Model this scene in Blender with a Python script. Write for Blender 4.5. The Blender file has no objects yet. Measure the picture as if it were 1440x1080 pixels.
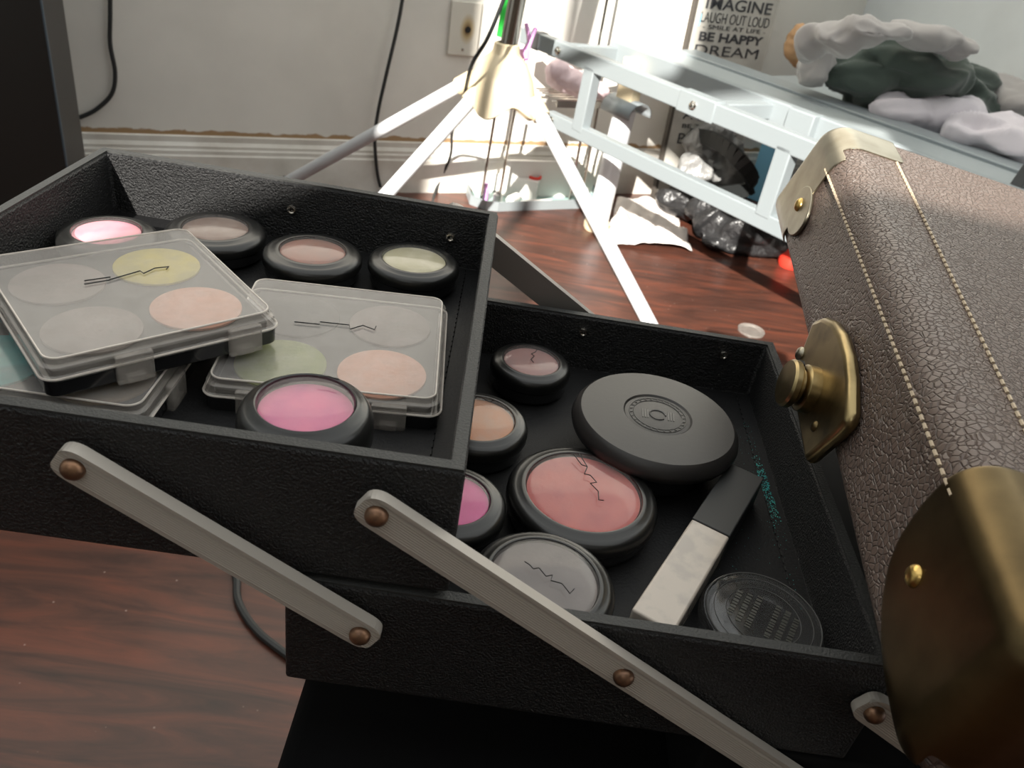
import bpy, bmesh, math, random
from mathutils import Matrix, Vector, noise
random.seed(7)
sc = bpy.context.scene
COL = sc.collection
S = 0.135                      # metres per case unit
CAM = Vector((0, 0, 0.75))
FPX = 1140.0
def _rx(a): return Matrix.Rotation(a, 3, 'X')
def _rz(a): return Matrix.Rotation(a, 3, 'Z')
CR = _rz(-0.038) @ _rx(math.pi / 2 - 0.572) @ _rz(0.173)

# ---------------------------------------------------------------- survey helpers
def ray(x, y):
    return CR @ Vector(((x - 720) / FPX, -(y - 540) / FPX, -1.0))
def atz(x, y, h):              # point at height h (m) seen along a sight line
    d = ray(x, y); return CAM + d * ((h - CAM.z) / d.z)
def aty(x, y, Y):
    d = ray(x, y); return CAM + d * (Y / d.y)
def UZ(x, y, z):               # same in case units
    d = ray(x, y); return d * (z / d.z)
def W(u):                      # case units -> world
    return CAM + Vector(u) * S
def atplane(x, y, P, N):
    d = ray(x, y); return CAM + d * ((Vector(P) - CAM).dot(N) / d.dot(N))

# ---------------------------------------------------------------- materials
def inp(n, name, v):
    if name in n.inputs: n.inputs[name].default_value = v
def mat(name, col, rough=.5, metal=0, coat=0, bump=None, spec=.5, trans=0, var=None, emis=None, sheen=0, ior=None):
    m = bpy.data.materials.new(name); m.use_nodes = True
    nt = m.node_tree; b = nt.nodes['Principled BSDF']
    c = (*col, 1)
    inp(b, 'Base Color', c); inp(b, 'Roughness', rough); inp(b, 'Metallic', metal)
    inp(b, 'Coat Weight', coat); inp(b, 'Coat Roughness', .08); inp(b, 'Specular IOR Level', spec); inp(b, 'Transmission Weight', trans)
    inp(b, 'Sheen Weight', sheen)
    if ior: inp(b, 'IOR', ior)
    tc = nt.nodes.new('ShaderNodeTexCoord')
    if var:                    # var = (other colour, scale, contrast, detail)
        c2, s, lo, hi = var
        n = nt.nodes.new('ShaderNodeTexNoise'); n.inputs['Scale'].default_value = s; n.inputs['Detail'].default_value = 6
        r = nt.nodes.new('ShaderNodeValToRGB')
        r.color_ramp.elements[0].position = lo; r.color_ramp.elements[0].color = c
        r.color_ramp.elements[1].position = hi; r.color_ramp.elements[1].color = (*c2, 1)
        nt.links.new(tc.outputs['Object'], n.inputs['Vector']); nt.links.new(n.outputs['Fac'], r.inputs['Fac'])
        nt.links.new(r.outputs['Color'], b.inputs['Base Color'])
    if bump:                   # (kind, scale, strength, distance)
        kind, s, st, di = bump
        if kind == 'voronoi':
            n = nt.nodes.new('ShaderNodeTexVoronoi'); n.feature = 'SMOOTH_F1' ; out = 'Distance'
        elif kind == 'crackle':
            n = nt.nodes.new('ShaderNodeTexVoronoi'); n.feature = 'DISTANCE_TO_EDGE'; out = 'Distance'
        else:
            n = nt.nodes.new('ShaderNodeTexNoise'); n.inputs['Detail'].default_value = 4; out = 'Fac'
        n.inputs['Scale'].default_value = s
        bp = nt.nodes.new('ShaderNodeBump'); bp.inputs['Strength'].default_value = st; bp.inputs['Distance'].default_value = di
        nt.links.new(tc.outputs['Object'], n.inputs['Vector'])
        if kind == 'crackle':
            wn = nt.nodes.new('ShaderNodeTexNoise'); wn.inputs['Scale'].default_value = s * .35
            mx = nt.nodes.new('ShaderNodeMix'); mx.data_type = 'VECTOR'; mx.inputs['Factor'].default_value = .0012
            nt.links.new(tc.outputs['Object'], wn.inputs['Vector'])
            nt.links.new(tc.outputs['Object'], mx.inputs[4]); nt.links.new(wn.outputs['Color'], mx.inputs[5])
            nt.links.new(mx.outputs[1], n.inputs['Vector'])
            rr = nt.nodes.new('ShaderNodeValToRGB'); rr.color_ramp.elements[1].position = .14
            nt.links.new(n.outputs[out], rr.inputs['Fac']); nt.links.new(rr.outputs['Color'], bp.inputs['Height'])
        else:
            nt.links.new(n.outputs[out], bp.inputs['Height'])
        nt.links.new(bp.outputs['Normal'], b.inputs['Normal'])
    return m
def clear(name, tint=(1, 1, 1), haze=.15, hazecol=(.7, .68, .66), rough=.12, scratch=True):
    """thin clear plastic: see-through, scuffed haze and a fresnel gloss"""
    m = bpy.data.materials.new(name); m.use_nodes = True; nt = m.node_tree
    for n in list(nt.nodes): nt.nodes.remove(n)
    o = nt.nodes.new('ShaderNodeOutputMaterial')
    t = nt.nodes.new('ShaderNodeBsdfTransparent'); t.inputs[0].default_value = (*tint, 1)
    d = nt.nodes.new('ShaderNodeBsdfDiffuse'); d.inputs[0].default_value = (*hazecol, 1)
    g = nt.nodes.new('ShaderNodeBsdfGlossy'); g.inputs['Roughness'].default_value = rough
    m1 = nt.nodes.new('ShaderNodeMixShader'); m2 = nt.nodes.new('ShaderNodeMixShader')
    fr = nt.nodes.new('ShaderNodeMath'); fr.operation = 'MULTIPLY_ADD'; fr.inputs[1].default_value = .9; fr.inputs[2].default_value = .035
    lw = nt.nodes.new('ShaderNodeLayerWeight'); lw.inputs[0].default_value = .5; pw = nt.nodes.new('ShaderNodeMath'); pw.operation = 'POWER'; pw.inputs[1].default_value = 4.5
    nt.links.new(lw.outputs['Facing'], pw.inputs[0]); nt.links.new(pw.outputs[0], fr.inputs[0])
    m1.inputs[0].default_value = haze
    tc = nt.nodes.new('ShaderNodeTexCoord')
    n = nt.nodes.new('ShaderNodeTexNoise'); n.inputs['Scale'].default_value = 170; n.inputs['Detail'].default_value = 8
    nt.links.new(tc.outputs['Object'], n.inputs['Vector'])
    mr = nt.nodes.new('ShaderNodeMapRange'); mr.inputs[1].default_value = .35; mr.inputs[2].default_value = .7
    mr.inputs[3].default_value = haze * .85; mr.inputs[4].default_value = haze * 1.2
    nt.links.new(n.outputs['Fac'], mr.inputs[0]); nt.links.new(mr.outputs[0], m1.inputs[0])
    nt.links.new(t.outputs[0], m1.inputs[1]); nt.links.new(d.outputs[0], m1.inputs[2])
    nt.links.new(fr.outputs[0], m2.inputs[0]); nt.links.new(m1.outputs[0], m2.inputs[1]); nt.links.new(g.outputs[0], m2.inputs[2])
    nt.links.new(m2.outputs[0], o.inputs[0])
    return m

M = {}
M['tray'] = mat('black grained leatherette', (.003, .003, .0035), .46, bump=('noise', 1200, .8, .0018), spec=.6)
M['tray_rim'] = mat('worn leatherette edge with painted light', (.030, .031, .030), .6, bump=('noise', 1200, .6, .0008), spec=.5)  # paler grey imitates light on the upward-facing rim, besides wear
M['liner'] = mat('black tray lining', (.006, .006, .0065), .6, bump=('noise', 900, .4, .0006), spec=.3)
M['plastic'] = mat('satin black plastic', (.010, .010, .0095), .3, coat=.15, bump=('noise', 300, .04, .0005))
M['plastic2'] = mat('glossy black plastic', (.012, .012, .013), .16, coat=.3)
M['compact'] = mat('dull black rubbery plastic', (.024, .022, .021), .40, bump=('noise', 500, .08, .0004))
M['emboss'] = mat('worn grey embossing', (.075, .073, .07), .35)
M['ink'] = mat('thin black print', (.01, .01, .01), .5)
M['ink_gold'] = mat('pale grey print', (.055, .055, .045), .5)
M['clear'] = clear('clear pot window', haze=.10, rough=.08)
M['clear_dirty'] = clear('powder dusted clear window', haze=.15, hazecol=(.5, .47, .46), rough=.1)
M['clear_lid'] = clear('scuffed clear palette lid', haze=.36, hazecol=(.42, .40, .385), rough=.14)
M['clear_edge'] = clear('clear palette rim', haze=.35, hazecol=(.5, .46, .42), rough=.05)
M['bead'] = clear('moulded plastic edge with painted highlight', haze=.75, hazecol=(.72, .66, .6), rough=.05)  # whitened to imitate highlights along the lid edges
M['clear_jar'] = clear('dark clear jar', tint=(.8, .8, .8), haze=.08, hazecol=(.4, .4, .4), rough=.06)
M['alu'] = mat('brushed aluminium', (.50, .46, .41), .42, 0.12, bump=('noise', 250, .05, .0004))
M['alu_dark'] = mat('ribbed grey metal', (.30, .28, .26), .45, .6)
M['rivet'] = mat('copper brown rivet', (.30, .17, .10), .38, .8, var=((.12, .07, .05), 260, .4, .65))
M['eyelet'] = mat('nickel eyelet', (.62, .58, .52), .25, 1)
M['leather'] = mat('brown grained leather', (.135, .096, .079), .40, bump=('crackle', 440, .8, .0009), spec=.5)
M['thread'] = mat('cream stitching thread', (.52, .42, .30), .7)
M['brass'] = mat('aged brass', (.34, .26, .13), .30, 1, var=((.16, .12, .06), 70, .42, .7))
M['brass_pale'] = mat('worn nickel brass', (.36, .33, .26), .34, 1, var=((.24, .21, .15), 60, .4, .7))
M['brass_dark'] = mat('dark tarnished brass', (.16, .115, .055), .36, 1, var=((.07, .05, .026), 40, .35, .7))
M['gold'] = mat('bright brass rivet', (.62, .42, .14), .28, 1)
M['white_plastic'] = mat('white plastic', (.78, .76, .72), .35)
M['cream_plastic'] = mat('cream plastic', (.74, .62, .42), .42)
M['white_paint'] = mat('white painted metal', (.74, .76, .78), .3, coat=.2)
M['chrome'] = mat('chrome', (.6, .56, .5), .15, 1)
M['silverpaint'] = mat('silver grey painted steel', (.29, .325, .34), .4, .15)
M['silverplate'] = mat('pale grey platform panel', (.36, .40, .41), .45, .1)
M['grey_cap'] = mat('dark grey plastic cap', (.10, .10, .10), .5)
M['cable'] = mat('black cable rubber', (.02, .022, .022), .5)
M['blackbox'] = mat('black cabinet laminate', (.02, .018, .016), .4)
M['edgeblue'] = mat('steel blue edge strip', (.10, .13, .16), .3, .4)
M['seat'] = mat('black seat vinyl', (.004, .004, .0045), .75, bump=('noise', 300, .2, .001), spec=.12)
M['base_dark'] = mat('black case lining', (.005, .005, .0055), .7, spec=.15)
M['grey_cloth'] = mat('grey woven cloth', (.34, .32, .31), .9, sheen=.3)
M['green_cloth'] = mat('dark green cloth', (.055, .075, .062), .9, sheen=.3)
M['lilac_cloth'] = mat('white lilac sheet', (.62, .58, .62), .85, sheen=.2)
M['tan'] = mat('tan paper', (.55, .33, .17), .8)
M['paper'] = mat('white crumpled paper', (.76, .70, .66), .8, bump=('noise', 20, .4, .01))
M['blackbag'] = mat('black plastic sheet', (.02, .02, .021), .35, bump=('noise', 22, .7, .02))
M['greybag'] = mat('shiny grey plastic bag', (.22, .22, .215), .25, bump=('noise', 30, .8, .02))
M['blue'] = mat('bright blue plastic', (.3, .72, 1.0), .4)
M['red'] = mat('red plastic', (.75, .05, .03), .35)
M['pink'] = mat('pale pink plastic', (.80, .62, .66), .45)
M['magenta'] = mat('lilac pink ribbon', (.75, .38, .75), .6)
M['green'] = mat('bright green plastic', (.05, .75, .10), .4)
M['carton'] = mat('brown cardboard', (.42, .27, .16), .8)
M['teal_card'] = mat('pale teal card', (.35, .5, .47), .5)
M['signboard'] = mat('whitewashed sign board', (.56, .54, .49), .7, var=((.44, .42, .38), 14, .4, .7))
M['signedge'] = mat('dark sign edge', (.07, .06, .05), .7)
M['ink_sign'] = mat('charcoal sign lettering', (.055, .055, .06), .7)
M['beige_nude'] = mat('pearly beige plastic', (.50, .44, .38), .25, coat=.3, var=((.42, .375, .33), 120, .45, .6))
M['stickcap'] = mat('matt black cap', (.022, .023, .023), .5)
def powder(name, col, col2=None, spark=False):
    return mat(name, col, .8, var=(col2 or tuple(min(1, c * 1.15) for c in col), 90, .42, .62), bump=('noise', 700, .25, .0004))
P_pink = powder('hot pink powder', (.62, .15, .27), (.52, .12, .25))
P_rose = powder('coral rose blush', (.52, .14, .12), (.44, .10, .095))
P_tanpk = powder('tan powder', (.60, .27, .14), (.58, .33, .22))
P_olive = powder('pale olive cream', (.44, .40, .25), (.58, .53, .38))
P_brown = powder('taupe brown shadow', (.24, .15, .11), (.33, .24, .19))
P_rust = powder('rust brown shadow', (.30, .13, .09), (.24, .12, .09))
P_mauve = powder('mauve shadow', (.42, .22, .20), (.35, .2, .19))
P_grey = powder('silver taupe powder', (.19, .165, .155), (.15, .13, .125))
P_fuch = powder('fuchsia powder', (.78, .12, .36), (.70, .09, .30))
P_bright = powder('bright rose powder', (.85, .32, .38), (.75, .25, .33))
P_yel = powder('mustard yellow shadow', (.62, .50, .08), (.5, .42, .10))
P_peach = powder('peach shadow', (.68, .33, .22), (.75, .42, .32))
P_green = powder('olive green shadow', (.22, .26, .07), (.30, .33, .14))
P_teal = powder('teal shadow', (.02, .30, .30), (.03, .42, .40))
P_greyb = powder('grey brown shadow', (.22, .18, .16), (.27, .22, .20))
P_dark = powder('charcoal shadow', (.08, .075, .07), (.12, .11, .10))
P_bronze = powder('bronze shadow', (.22, .15, .08), (.30, .20, .11))

# ---------------------------------------------------------------- mesh builder
def root_of(o):
    while o.parent: o = o.parent
    return o
class B:
    def __init__(s): s.v = []; s.f = []
    def add(s, vs, fs):
        n = len(s.v); s.v += [Vector(v) for v in vs]; s.f += [tuple(i + n for i in f) for f in fs]; return s
    def hexa(s, p):            # 8 corners: bottom 4 ccw, top 4 ccw
        return s.add(p, [(3, 2, 1, 0), (4, 5, 6, 7), (0, 1, 5, 4), (1, 2, 6, 5), (2, 3, 7, 6), (3, 0, 4, 7)])
    def box(s, c, d, R=None):
        x, y, z = [k / 2 for k in d]; R = R or Matrix.Identity(3)
        P = [(-x, -y, -z), (x, -y, -z), (x, y, -z), (-x, y, -z), (-x, -y, z), (x, -y, z), (x, y, z), (-x, y, z)]
        return s.hexa([Vector(c) + R @ Vector(p) for p in P])
    def beam(s, a, b, w, h, up=(0, 0, 1)):
        a, b = Vector(a), Vector(b); d = (b - a).normalized(); sd = d.cross(Vector(up)).normalized(); u = sd.cross(d)
        q = [(-w / 2, -h / 2), (w / 2, -h / 2), (w / 2, h / 2), (-w / 2, h / 2)]
        va = [a + sd * i + u * j for i, j in q]; vb = [b + sd * i + u * j for i, j in q]
        return s.add(va + vb, [(3, 2, 1, 0), (4, 5, 6, 7), (0, 1, 5, 4), (1, 2, 6, 5), (2, 3, 7, 6), (3, 0, 4, 7)])
    def lathe(s, prof, n=64, c=(0, 0, 0), R=None, sx=1, sy=1):
        R = R or Matrix.Identity(3); c = Vector(c); vs = []; fs = []
        for r, z in prof:
            for k in range(n):
                a = 2 * math.pi * k / n; vs.append(c + R @ Vector((r * math.cos(a) * sx, r * math.sin(a) * sy, z)))
        for i in range(len(prof) - 1):
            for k in range(n):
                k2 = (k + 1) % n; fs.append((i * n + k, i * n + k2, (i + 1) * n + k2, (i + 1) * n + k))
        s.add(vs, fs)
        return s
    def tube(s, pts, r, n=10, closed=False, r2=None):
        pts = [Vector(p) for p in pts]; L = len(pts); rings = []
        up = Vector((0, 0, 1))
        d0 = (pts[1] - pts[0]).normalized()
        if abs(d0.dot(up)) > .95: up = Vector((0, 1, 0))
        for i, p in enumerate(pts):
            d = (pts[min(i + 1, L - 1)] - pts[max(i - 1, 0)]).normalized()
            sd = d.cross(up)
            sd = sd.normalized() if sd.length > 1e-6 else Vector((1, 0, 0)); u = sd.cross(d)
            rr = r if r2 is None else r + (r2 - r) * i / (L - 1)
            rings.append([p + (sd * math.cos(2 * math.pi * k / n) + u * math.sin(2 * math.pi * k / n)) * rr for k in range(n)])
        vs = [v for q in rings for v in q]; fs = []
        for i in range(L - 1):
            for k in range(n):
                k2 = (k + 1) % n; fs.append((i * n + k, i * n + k2, (i + 1) * n + k2, (i + 1) * n + k))
        fs.append(tuple(range(n - 1, -1, -1))); fs.append(tuple((L - 1) * n + k for k in range(n)))
        return s.add(vs, fs)
    def prism(s, poly, z0, z1, fn=None):
        n = len(poly); fn = fn or (lambda x, y, z: Vector((x, y, z)))
        vs = [fn(x, y, z0) for x, y in poly] + [fn(x, y, z1) for x, y in poly]
        fs = [tuple(range(n - 1, -1, -1)), tuple(range(n, 2 * n))] + [(i, (i + 1) % n, n + (i + 1) % n, n + i) for i in range(n)]
        return s.add(vs, fs)
    def obj(s, name, m, parent=None, smooth=True, bevel=0, seg=3, world=False, sub=0, angle=35):
        me = bpy.data.meshes.new(name)
        vs = s.v
        if world and parent is not None:
            r = root_of(parent); inv = (Matrix.Translation(r.location) @ r.rotation_euler.to_matrix().to_4x4()).inverted()
            vs = [inv @ v for v in vs]
        elif world:
            pass
        me.from_pydata([tuple(v) for v in vs], [], s.f); me.validate()
        bm = bmesh.new(); bm.from_mesh(me); bmesh.ops.recalc_face_normals(bm, faces=bm.faces)
        bm.to_mesh(me); bm.free()
        o = bpy.data.objects.new(name, me); COL.objects.link(o)
        if m: me.materials.append(M[m] if isinstance(m, str) else m)
        if parent is not None: o.parent = parent
        if bevel:
            b = o.modifiers.new('bevel', 'BEVEL'); b.width = bevel; b.segments = seg; b.limit_method = 'ANGLE'; b.angle_limit = math.radians(30)
        if sub:
            b = o.modifiers.new('sub', 'SUBSURF'); b.levels = sub; b.render_levels = sub
        if smooth:
            for p in me.polygons: p.use_smooth = True
            if not sub:
                me.set_sharp_from_angle(angle=math.radians(angle))
        return o
def tag(o, label=None, cat=None, group=None, kind=None):
    if label: o['label'] = label
    if cat: o['category'] = cat
    if group: o['group'] = group
    if kind: o['kind'] = kind
    return o
def thing(name, label, cat, loc=(0, 0, 0), rot=(0, 0, 0), group=None):
    o = bpy.data.objects.new(name, None); COL.objects.link(o); o.empty_display_size = .02
    o.location = loc; o.rotation_euler = rot
    return tag(o, label, cat, group)
def single(o, label, cat, group=None, kind=None):
    """move a world-space mesh's origin to its lowest centre"""
    me = o.data; xs = [v.co for v in me.vertices]
    c = Vector(((min(v.x for v in xs) + max(v.x for v in xs)) / 2, (min(v.y for v in xs) + max(v.y for v in xs)) / 2, min(v.z for v in xs)))
    me.transform(Matrix.Translation(-c)); o.location = c
    return tag(o, label, cat, group, kind)
def smooth_path(pts, n=8):
    pts = [Vector(p) for p in pts]; out = []
    for i in range(len(pts) - 1):
        p0 = pts[max(i - 1, 0)]; p1 = pts[i]; p2 = pts[i + 1]; p3 = pts[min(i + 2, len(pts) - 1)]
        for k in range(n):
            t = k / n
            out.append(.5 * ((2 * p1) + (p2 - p0) * t + (2 * p0 - 5 * p1 + 4 * p2 - p3) * t * t + (3 * p1 - p0 - 3 * p2 + p3) * t ** 3))
    out.append(pts[-1]); return out

# ================================================================= SETTING
W1 = Vector((-.9035, 1.708, 0)); WU = Vector((.91164, .41100, 0)); WN = Vector((.41100, -.91164, 0))
def onwall(x, y): return atplane(x, y, W1, WN)
def wallpt(s, z, off=0): return W1 + WU * s + WN * off + Vector((0, 0, z))
# floor
def floor_mat():
    m = bpy.data.materials.new('reddish wood laminate'); m.use_nodes = True; nt = m.node_tree; b = nt.nodes['Principled BSDF']
    tc = nt.nodes.new('ShaderNodeTexCoord'); mp = nt.nodes.new('ShaderNodeMapping')
    mp.inputs['Rotation'].default_value = (0, 0, math.radians(-24)); mp.inputs['Scale'].default_value = (1.6, 11, 1)
    nt.links.new(tc.outputs['Object'], mp.inputs['Vector'])
    n = nt.nodes.new('ShaderNodeTexNoise'); n.inputs['Scale'].default_value = 2.6; n.inputs['Detail'].default_value = 9; n.inputs['Roughness'].default_value = .62; n.inputs['Distortion'].default_value = 1.1
    nt.links.new(mp.outputs[0], n.inputs['Vector'])
    n2 = nt.nodes.new('ShaderNodeTexNoise'); n2.inputs['Scale'].default_value = 3.5; n2.inputs['Detail'].default_value = 3
    nt.links.new(tc.outputs['Object'], n2.inputs['Vector'])
    r = nt.nodes.new('ShaderNodeValToRGB'); e = r.color_ramp.elements
    e[0].position = .30; e[0].color = (.034, .016, .012, 1); e[1].position = .72; e[1].color = (.19, .055, .030, 1)
    k = r.color_ramp.elements.new(.5); k.color = (.092, .035, .023, 1)
    nt.links.new(n.outputs['Fac'], r.inputs['Fac'])
    mx = nt.nodes.new('ShaderNodeMix'); mx.data_type = 'RGBA'; mx.blend_type = 'MULTIPLY'; mx.inputs[0].default_value = .5
    r2 = nt.nodes.new('ShaderNodeValToRGB'); r2.color_ramp.elements[0].position = .35; r2.color_ramp.elements[0].color = (.6, .6, .62, 1); r2.color_ramp.elements[1].position = .65; r2.color_ramp.elements[1].color = (1, 1, 1, 1)
    nt.links.new(n2.outputs['Fac'], r2.inputs['Fac'])
    nt.links.new(r.outputs['Color'], mx.inputs[6]); nt.links.new(r2.outputs['Color'], mx.inputs[7])
    nt.links.new(mx.outputs[2], b.inputs['Base Color'])
    inp(b, 'Roughness', .36); inp(b, 'Specular IOR Level', .38); inp(b, 'Coat Weight', .10); inp(b, 'Coat Roughness', .12)
    # dust specks
    v = nt.nodes.new('ShaderNodeTexVoronoi'); v.inputs['Scale'].default_value = 42
    nt.links.new(tc.outputs['Object'], v.inputs['Vector'])
    rr = nt.nodes.new('ShaderNodeValToRGB'); rr.color_ramp.elements[0].position = .035; rr.color_ramp.elements[0].color = (.5, .5, .5, 1); rr.color_ramp.elements[1].position = .06; rr.color_ramp.elements[1].color = (0, 0, 0, 1)
    nt.links.new(v.outputs['Distance'], rr.inputs['Fac'])
    mx2 = nt.nodes.new('ShaderNodeMix'); mx2.data_type = 'RGBA'; mx2.inputs[7].default_value = (.5, .38, .33, 1)
    nt.links.new(rr.outputs['Color'], mx2.inputs[0]); nt.links.new(mx.outputs[2], mx2.inputs[6]); nt.links.new(mx2.outputs[2], b.inputs['Base Color'])
    bp = nt.nodes.new('ShaderNodeBump'); bp.inputs['Strength'].default_value = .08; bp.inputs['Distance'].default_value = .002
    nt.links.new(n.outputs['Fac'], bp.inputs['Height']); nt.links.new(bp.outputs[0], b.inputs['Normal'])
    return m
fl = B().box((0.1, 1.0, -.02), (4.6, 5.2, .04)).obj('floor', floor_mat(), smooth=False); tag(fl, kind='structure')
def wall_mat(name, col, stain):
    m = bpy.data.materials.new(name); m.use_nodes = True; nt = m.node_tree; b = nt.nodes['Principled BSDF']; inp(b, 'Roughness', .55)
    tc = nt.nodes.new('ShaderNodeTexCoord')
    n = nt.nodes.new('ShaderNodeTexNoise'); n.inputs['Scale'].default_value = 5; n.inputs['Detail'].default_value = 6
    nt.links.new(tc.outputs['Object'], n.inputs['Vector'])
    r = nt.nodes.new('ShaderNodeValToRGB'); r.color_ramp.elements[0].position = .35; r.color_ramp.elements[0].color = (*[c * .9 for c in col], 1)
    r.color_ramp.elements[1].position = .6; r.color_ramp.elements[1].color = (*col, 1)
    nt.links.new(n.outputs['Fac'], r.inputs['Fac']); last = r.outputs['Color']
    if stain:
        sp = nt.nodes.new('ShaderNodeSeparateXYZ'); nt.links.new(tc.outputs['Object'], sp.inputs[0])
        nn = nt.nodes.new('ShaderNodeTexNoise'); nn.inputs['Scale'].default_value = 34; nn.inputs['Detail'].default_value = 5
        nt.links.new(tc.outputs['Object'], nn.inputs['Vector'])
        a = nt.nodes.new('ShaderNodeMath'); a.operation = 'MULTIPLY_ADD'; a.inputs[1].default_value = -.022; nt.links.new(nn.outputs['Fac'], a.inputs[0]); nt.links.new(sp.outputs['Z'], a.inputs[2])
        mr = nt.nodes.new('ShaderNodeMapRange'); mr.inputs[1].default_value = stain - .0115; mr.inputs[2].default_value = stain - .0085; mr.inputs[3].default_value = 1; mr.inputs[4].default_value = 0
        nt.links.new(a.outputs[0], mr.inputs[0])
        mx = nt.nodes.new('ShaderNodeMix'); mx.data_type = 'RGBA'; mx.inputs[7].default_value = (.36, .23, .12, 1)
        nt.links.new(mr.outputs[0], mx.inputs[0]); nt.links.new(last, mx.inputs[6]); last = mx.outputs[2]
    nt.links.new(last, b.inputs['Base Color'])
    return m
WM = wall_mat('off white wall paint', (.78, .755, .70), .134)
WR = wall_mat('cool white wall paint', (.72, .755, .755), None)
def wallslab(name, a, b, z0, z1, off, m, th=.08):
    a = Vector(a); b = Vector(b); d = (b - a).normalized(); nn = Vector((d.y, -d.x, 0)) * -th
    p = [a, b, b + nn, a + nn]
    o = B().hexa([v + Vector((0, 0, z0)) for v in p] + [v + Vector((0, 0, z1)) for v in p]).obj(name, m, smooth=False)
    return tag(o, kind='structure')
CORNER = W1 + WU * 1.96
wallslab('wall_back', W1 - WU * 1.0, CORNER, 0, 2.4, 0, WM)
wallslab('wall_right', CORNER, CORNER + WN * 2.2, 0, 2.4, 0, WR)
wallslab('sky_block_wall', Vector((-1.82, -.9, 0)), W1 - WU * 1.0, 0, 2.4, 0, WR)  # unseen left wall, added to cut sky light on the near floor
# baseboard with a stepped, moulded profile
prof = [(0, 0), (.016, 0), (.016, .082), (.0135, .086), (.0135, .094), (.011, .098), (.011, .104), (.006, .112), (.006, .124), (0, .126)]
vs = []; fs = []; NP = len(prof)
for s_ in (-.9, 1.94):
    vs += [wallpt(s_, z, o_) for o_, z in prof]
for i in range(NP): fs.append((i, (i + 1) % NP, NP + (i + 1) % NP, NP + i))
fs += [tuple(range(NP)), tuple(range(2 * NP - 1, NP - 1, -1))]
M['baseboard'] = mat('chalky white baseboard paint', (.76, .735, .68), .5, var=((.56, .52, .46), 9, .4, .7))
tag(B().add(vs, fs).obj('baseboard_back', 'baseboard', smooth=False), kind='structure')

# unseen wall added behind the camera; opening shaped to place the sun patches
YW = -.85
SUN = Vector((.43, 1.61, -1.0))
def mask_pt(u, v):             # (u, v) measured where y=-0.8, carried along the sun to the wall plane
    t = (YW + .8) / SUN.y
    return Vector((u + SUN.x * t, YW, .75 + v - t))
hole = [(-.99, .88), (-.56, .72), (-.55, .44), (-.46, .44), (-.45, .553), (-.395, .58), (-.39, .612), (.75, .612), (.75, .74), (.07, .76), (.05, 1.22), (-.40, 1.28), (-.42, 1.85), (-.915, 1.85), (-.915, 1.28), (-.985, 1.14)]
hole = [mask_pt(*h) for h in hole]
outer = [(-2.2, 0), (2.4, 0), (2.4, 3.0), (-2.2, 3.0)]
bm = bmesh.new()
def loop(pts, y):
    vv = [bm.verts.new((p[0], y, p[1])) for p in pts]; return vv, [bm.edges.new((vv[i], vv[(i + 1) % len(vv)])) for i in range(len(vv))]
_, e1 = loop(outer, YW); _, e2 = loop([(h.x, h.z) for h in hole], YW)
bmesh.ops.triangle_fill(bm, edges=e1 + e2, use_beauty=True)
kill = []
def inside(x, z):
    c = False; P = [(h.x, h.z) for h in hole]
    for i in range(len(P)):
        a, b = P[i], P[i - 1]
        if (a[1] > z) != (b[1] > z) and x < (b[0] - a[0]) * (z - a[1]) / (b[1] - a[1]) + a[0]: c = not c
    return c
for f in list(bm.faces):
    c = f.calc_center_median()
    if inside(c.x, c.z): bm.faces.remove(f)
g = bmesh.ops.extrude_face_region(bm, geom=bm.faces[:])
bmesh.ops.translate(bm, vec=(0, -.06, 0), verts=[v for v in g['geom'] if isinstance(v, bmesh.types.BMVert)])
bmesh.ops.recalc_face_normals(bm, faces=bm.faces)
me = bpy.data.meshes.new('sun_mask_wall'); bm.to_mesh(me); bm.free(); me.materials.append(wall_mat('dark brown light absorbing wall', (.14, .12, .10), None))  # unseen wall kept dark to cut light bounced onto the tray fronts
o = bpy.data.objects.new('sun_mask_wall', me); COL.objects.link(o); tag(o, kind='structure')
# window bars across the opening
wb = B()
for u0, v0, u1, v1 in ((-.72, .7, -.72, 1.9), (-1.0, 1.3, -.4, 1.3)):
    wb.beam(mask_pt(u0, v0) + Vector((0, -.03, 0)), mask_pt(u1, v1) + Vector((0, -.03, 0)), .03, .03, (0, 1, 0))
tag(wb.obj('window_1', 'white_paint', smooth=False), kind='structure')

# outlet plate, scorched
oc = onwall(652, 40); oc = oc + WN * .004
Rw = Matrix((WU, -WN, Vector((0, 0, 1)))).transposed()
op = thing('wall_outlet', 'scorched white power outlet plate on the wall behind the tripod', 'outlet', oc)
op.rotation_euler = Rw.to_euler()
def scorch():
    m = mat('scorched outlet plastic', (.66, .63, .56), .4); nt = m.node_tree; b = nt.nodes['Principled BSDF']
    tc = nt.nodes.new('ShaderNodeTexCoord'); mp = nt.nodes.new('ShaderNodeMapping'); mp.inputs['Location'].default_value = (-.35, 0, .0); mp.inputs['Scale'].default_value = (50, 50, 28)
    nt.links.new(tc.outputs['Object'], mp.inputs[0])
    gq = nt.nodes.new('ShaderNodeTexGradient'); gq.gradient_type = 'SPHERICAL'; nt.links.new(mp.outputs[0], gq.inputs[0])
    r = nt.nodes.new('ShaderNodeValToRGB'); e = r.color_ramp.elements; e[0].position = 0; e[0].color = (.66, .63, .56, 1); e[1].position = .95; e[1].color = (.03, .02, .02, 1)
    k = e.new(.45); k.color = (.52, .40, .22, 1); k = e.new(.75); k.color = (.25, .14, .06, 1)
    nt.links.new(gq.outputs['Fac'], r.inputs[0]); nt.links.new(r.outputs[0], b.inputs['Base Color']); return m
B().box((0, 0, 0), (.074, .008, .118)).obj('outlet_plate', scorch(), op, bevel=.002)
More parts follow.
